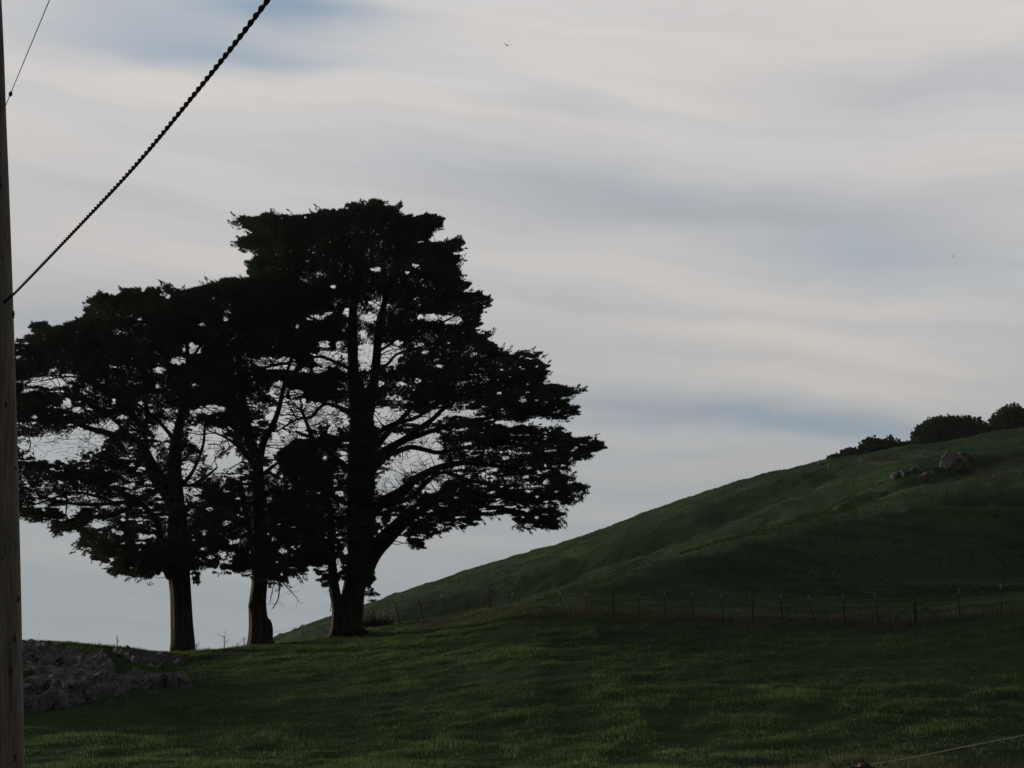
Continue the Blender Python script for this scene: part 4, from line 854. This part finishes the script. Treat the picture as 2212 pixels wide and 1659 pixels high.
c = N.mix(N.ramp(gr1, .35, .65), (.21, .178, .160), (.40, .34, .31)); c = N.mix(N.m('MULTIPLY', N.ramp(gr2, .5, .7), .7), c, (.095, .073, .064)); c = N.mix(N.m('MULTIPLY', N.ramp(bl, .5, .75), .6), c, (.105, .096, .092))
c = N.mix(N.ramp(N.noise(mp.outputs[0], 38, 2, .5), .70, .74), c, (.012, .009, .008))
bs = N.n('ShaderNodeBsdfPrincipled'); N.l(c, bs.inputs['Base Color']); bs.inputs['Roughness'].default_value = .9; bs.inputs['Specular IOR Level'].default_value = .15
bp = N.n('ShaderNodeBump'); bp.inputs['Strength'].default_value = .7; bp.inputs['Distance'].default_value = .01; N.l(gr1, bp.inputs['Height']); N.l(bp.outputs[0], bs.inputs['Normal'])
mo = N.n('ShaderNodeOutputMaterial'); N.l(bs.outputs[0], mo.inputs[0])
mb.build('shaft', m, pole)
for (kx, ky, ks) in [(15, 316, 1), (9.3, 408, 1.3), (20, 600, 1.2), (17, 640, 1.6), (14, 672, 1.5), (17.5, 470, .7), (3, 190, 1.1), (3.5, 616, 1), (18, 758, 1.4), (6, 560, .8), (5, 260, .7)]:
    a = np.interp(ky, ys[::-1], re[::-1]); b = np.interp(ky, ys[::-1], rr[::-1]); sx = (kx-(a-b))/b; sx = max(-.9, min(.9, sx)); yy = PY-b*PY/F*math.sqrt(1-sx*sx)
    c0 = np.array([(kx-512)*PY/F, yy, EYE+PY*(HZ-ky)/F]); bm = bmesh.new(); bmesh.ops.create_icosphere(bm, subdivisions=2, radius=1)
    V = np.array([v.co for v in bm.verts])*np.array([.013*ks, .006, .030*ks])+c0; Fc = np.array([[v.index for v in f.verts] for f in bm.faces]); bm.free()
    kb = MB(); kb.add(V, Fc); kb.build('knot', M['knot'], pole)
# bolt at the right edge
bo = MB(); bo.tube([PX(12.6, 314, PY), PX(14.5, 314, PY)], .012, 8); bo.tube([PX(13.6, 311, PY), PX(13.6, 318, PY)], .009, 8); bo.build('bolt', M['knot'], pole)
cb = [(-8, 312), (0, 305), (12.7, 295), (78, 227), (137, 163.5), (196, 92), (235, 43), (267.5, 0), (310, -58), (380, -160)]
cb = np.array(cb); ds = np.r_[0, np.cumsum(np.hypot(*np.diff(cb, axis=0).T))]; L0 = ds[2]; L1 = ds[7]
iy = np.interp(ds, [0, L0, L1, ds[-1]], [1/17.9, 1/17.8, 1/8.6, 1/8.6+(1/8.6-1/17.8)*(ds[-1]-L1)/(L1-L0)])
c3 = np.array([PX(a, b, 1/q) for (a, b), q in zip(cb, iy)]); cc = catmull(c3, .012)
cc = np.vstack([[np.interp(t, np.arange(len(cc)), cc[:, k]) for k in range(3)] for t in np.arange(0, len(cc)-1, 1.0)])
kk = np.ones(41)/41; sm3 = np.stack([np.convolve(np.pad(cc[:, k], 20, mode='reflect', reflect_type='odd'), kk, 'valid') for k in range(3)], -1)
cab = empty('twisted_cable', c3[2], 'thick dark twisted overhead cable climbing right from the pole', 'cable')
seg = np.r_[0, np.cumsum(np.linalg.norm(np.diff(sm3, axis=0), axis=1))]
tg = np.gradient(sm3, axis=0); tg /= np.linalg.norm(tg, axis=1)[:, None]; a_ = np.cross(tg, [0, 0, 1.]); a_ /= np.linalg.norm(a_, axis=1)[:, None]; b_2 = np.cross(tg, a_)
for s_ in range(2):
    ph = seg/.235*2*np.pi+s_*np.pi; R_ = .0078
    st_ = sm3+R_*(np.cos(ph)[:, None]*a_+np.sin(ph)[:, None]*b_2); mb = MB(); mb.tube(st_, .0080, 8); mb.build('strand', M['cable'], cab)
gw = MB(); w0 = PX(5.5, 106, PY-.02); w1_ = PX(49.5, 0, 14.0); w2_ = PX(80, -74, 12)
tt = np.linspace(0, 1, 20)[:, None]; gp = w0+(w1_-w0)*tt; gw.tube(np.vstack([gp, w2_]), .0042, 5)
o = gw.build('thin_wire', M['cable']); tag(o, 'hair-thin dark wire rising steeply from the top of the pole', 'wire')
cl = MB(); q0 = w0+(w1_-w0)*.12; q1 = w0+(w1_-w0)*.16; cl.tube([q0, (q0+q1)/2, q1], [.012, .022, .012], 8); co = cl.build('clamp', M['knot']); co.parent = o

# ------------------------------------------------------------------ near fence corner, bottom right
nf = empty('near_fence', onground(1866, 16), 'rusty post top with a pale twisted wire in the bottom right corner', 'fence')
tp = P(1866, 1649, 16); gz = float(H(tp[:1], tp[1:2])[0])
mb = MB(); mb.tube([[tp[0], 16, gz-.3], [tp[0], 16, (gz+tp[2])/2], [tp[0], 16, tp[2]-.015], [tp[0], 16, tp[2]]], [.066, .064, .064, .056], 16); mb.build('post', M['rust'], nf)
q = P(1850, 1657, 15.9); mb = MB(); V = np.array([[x_, y_, z_] for x_ in (q[0]-.10, q[0]+.15) for y_ in (q[1]-.03, q[1]-.0) for z_ in (q[2]-.5, q[2])]) - np.array([0, .09, 0])
mb.add(V, [[0, 1, 3, 2], [4, 6, 7, 5], [0, 4, 5, 1], [2, 3, 7, 6], [1, 5, 7, 3], [0, 2, 6, 4]]); mb.build('bracket', M['steelblue'], nf, False)
wp = np.array([P(1876, 1652, 16), P(1950, 1640, 14.6), P(2060, 1618, 12.9), P(2150, 1600, 11.8), P(2212, 1588, 11.1), P(2400, 1548, 9.4)]); wc = catmull(wp, .01)
sg = np.r_[0, np.cumsum(np.linalg.norm(np.diff(wc, axis=0), axis=1))]
for s_ in range(2):
    ph = sg/.30*2*np.pi+s_*np.pi; mb = MB(); mb.tube(wc+.0034*np.stack([0*ph, np.cos(ph), np.sin(ph)], -1), .0034, 6); mb.build('wire', M['wire'], nf)

# ------------------------------------------------------------------ birds
def bird(ox, oy, Y, span, label, bank=0.0, dih=.18, yaw=0.0):
    c = P(ox, oy, Y); h = span/2
    st = [(-.30, .03), (-.22, .10), (-.08, .14), (.1, .13), (.22, .08), (.30, .05), (.36, .015)]   # body along local y, tail at -y
    V = []; Fq = []; ns = 8
    for (y_, r_) in st:
        for k in range(ns):
            a = 2*math.pi*k/ns; V.append((r_*h*math.cos(a)*.9, y_*h*1.25, r_*h*math.sin(a)*.75))
    for i in range(len(st)-1):
        for k in range(ns): Fq.append((i*ns+k, i*ns+(k+1) % ns, (i+1)*ns+(k+1) % ns, (i+1)*ns+k))
    nw = 7
    for s_ in (-1, 1):
        b = len(V)
        for i in range(nw):
            f_ = i/(nw-1); ch = .34*(1-f_**2*.75)*h; xx = s_*(f_*.96+.04)*h; zz = h*(dih*f_*(1.6-.6*f_)+.03); sw = -.12*h*max(0, f_-.5)
            V += [(xx, sw+ch*.5, zz), (xx, sw, zz+.03*h), (xx, sw-ch*.5, zz), (xx, sw, zz-.02*h)]
        for i in range(nw-1):
            for k in range(4): Fq.append((b+i*4+k, b+i*4+(k+1) % 4, b+(i+1)*4+(k+1) % 4, b+(i+1)*4+k))
    V += [(-.12*h, -.62*h, 0), (.12*h, -.62*h, 0), (.05*h, -.3*h, .03*h), (-.05*h, -.3*h, .03*h)]; b = len(V)-4; Fq.append((b, b+1, b+2, b+3))
    me = bpy.data.meshes.new('bird'); me.from_pydata(V, [], Fq); me.update(); o = link('bird', me, M['bird'])
    o.location = tuple(c); o.rotation_euler = (math.radians(8), bank, yaw); tag(o, label, 'bird'); return o
bird(2028*.54, 182*.54, 150, .74, 'dark soaring bird with wings spread, high in the middle of the sky', math.radians(4), .30, .5)
bird(3814*.54, 1029*.54, 170, .42, 'tiny dark bird with raised wings at the right of the sky', .1, .9, .4)
bird(1281*.54, 464*.54, 170, .30, 'tiny dark bird above the tallest cypress', 0, .2, .4)
bird(207*.54, 2445*.54, 170, .26, 'uppermost of the tiny birds low beside the pole', .3, .5, 1.0)
bird(196*.54, 2460*.54, 170, .36, 'tiny bird below the uppermost one low beside the pole', -.4, .2, .3)
bird(150*.54, 2467*.54, 170, .44, 'faint tiny bird nearest the pole, gliding level', 0, .05, .1)
bird(157*.54, 2537*.54, 170, .28, 'lowest of the tiny birds beside the pole, just above the crest', -.3, .5, 1.2)
# songbird perched on the fence wire
c = P(1063, 1279, 89.8); bm = bmesh.new()
V = []; Fq = []; ns = 10
for (t_, r_) in [(-.9, .012), (-.6, .018), (-.35, .03), (0, .055), (.3, .06), (.5, .045), (.62, .04), (.78, .038), (.9, .02), (1.05, .004)]:
    for k in range(ns):
        a = 2*math.pi*k/ns; V.append((-t_*.075+r_*math.cos(a)*.9, r_*math.sin(a), t_*.085+r_*math.cos(a)*.5))
for i in range(9):
    for k in range(ns): Fq.append((i*ns+k, i*ns+(k+1) % ns, (i+1)*ns+(k+1) % ns, (i+1)*ns+k))
bm.free(); me = bpy.data.meshes.new('bird'); me.from_pydata(V, [], Fq); me.update(); o = link('bird', me, M['bird']); o.location = tuple(c); tag(o, 'small songbird perched on the fence wire beside a dark post', 'bird')

# ------------------------------------------------------------------ haze
hz = bpy.data.materials.new('thin_air_haze'); hz.use_nodes = True; N = NT(hz.node_tree); hz.node_tree.nodes.clear()
pv = N.n('ShaderNodeVolumePrincipled'); pv.inputs['Color'].default_value = (.86, .92, 1, 1); pv.inputs['Density'].default_value = .00004; pv.inputs['Anisotropy'].default_value = .2
mo = N.n('ShaderNodeOutputMaterial'); N.l(pv.outputs[0], mo.inputs['Volume'])
xm = float(np.abs(X).max())+10; bm = bmesh.new(); bmesh.ops.create_cube(bm, size=1); me = bpy.data.meshes.new('haze'); 
z0, z1 = float(Z.min())-1.5, max(float(Z.max()), 112)+6
for v in bm.verts: v.co = (v.co.x*2*xm, v.co.y*1940+550, (z0+z1)/2+v.co.z*(z1-z0))
bm.to_mesh(me); bm.free(); o = link('haze', me, hz); tag(o, 'thin bluish haze softening the far hillside', 'haze', None, 'stuff')
print('terrain z', z0, z1, 'xm', xm)
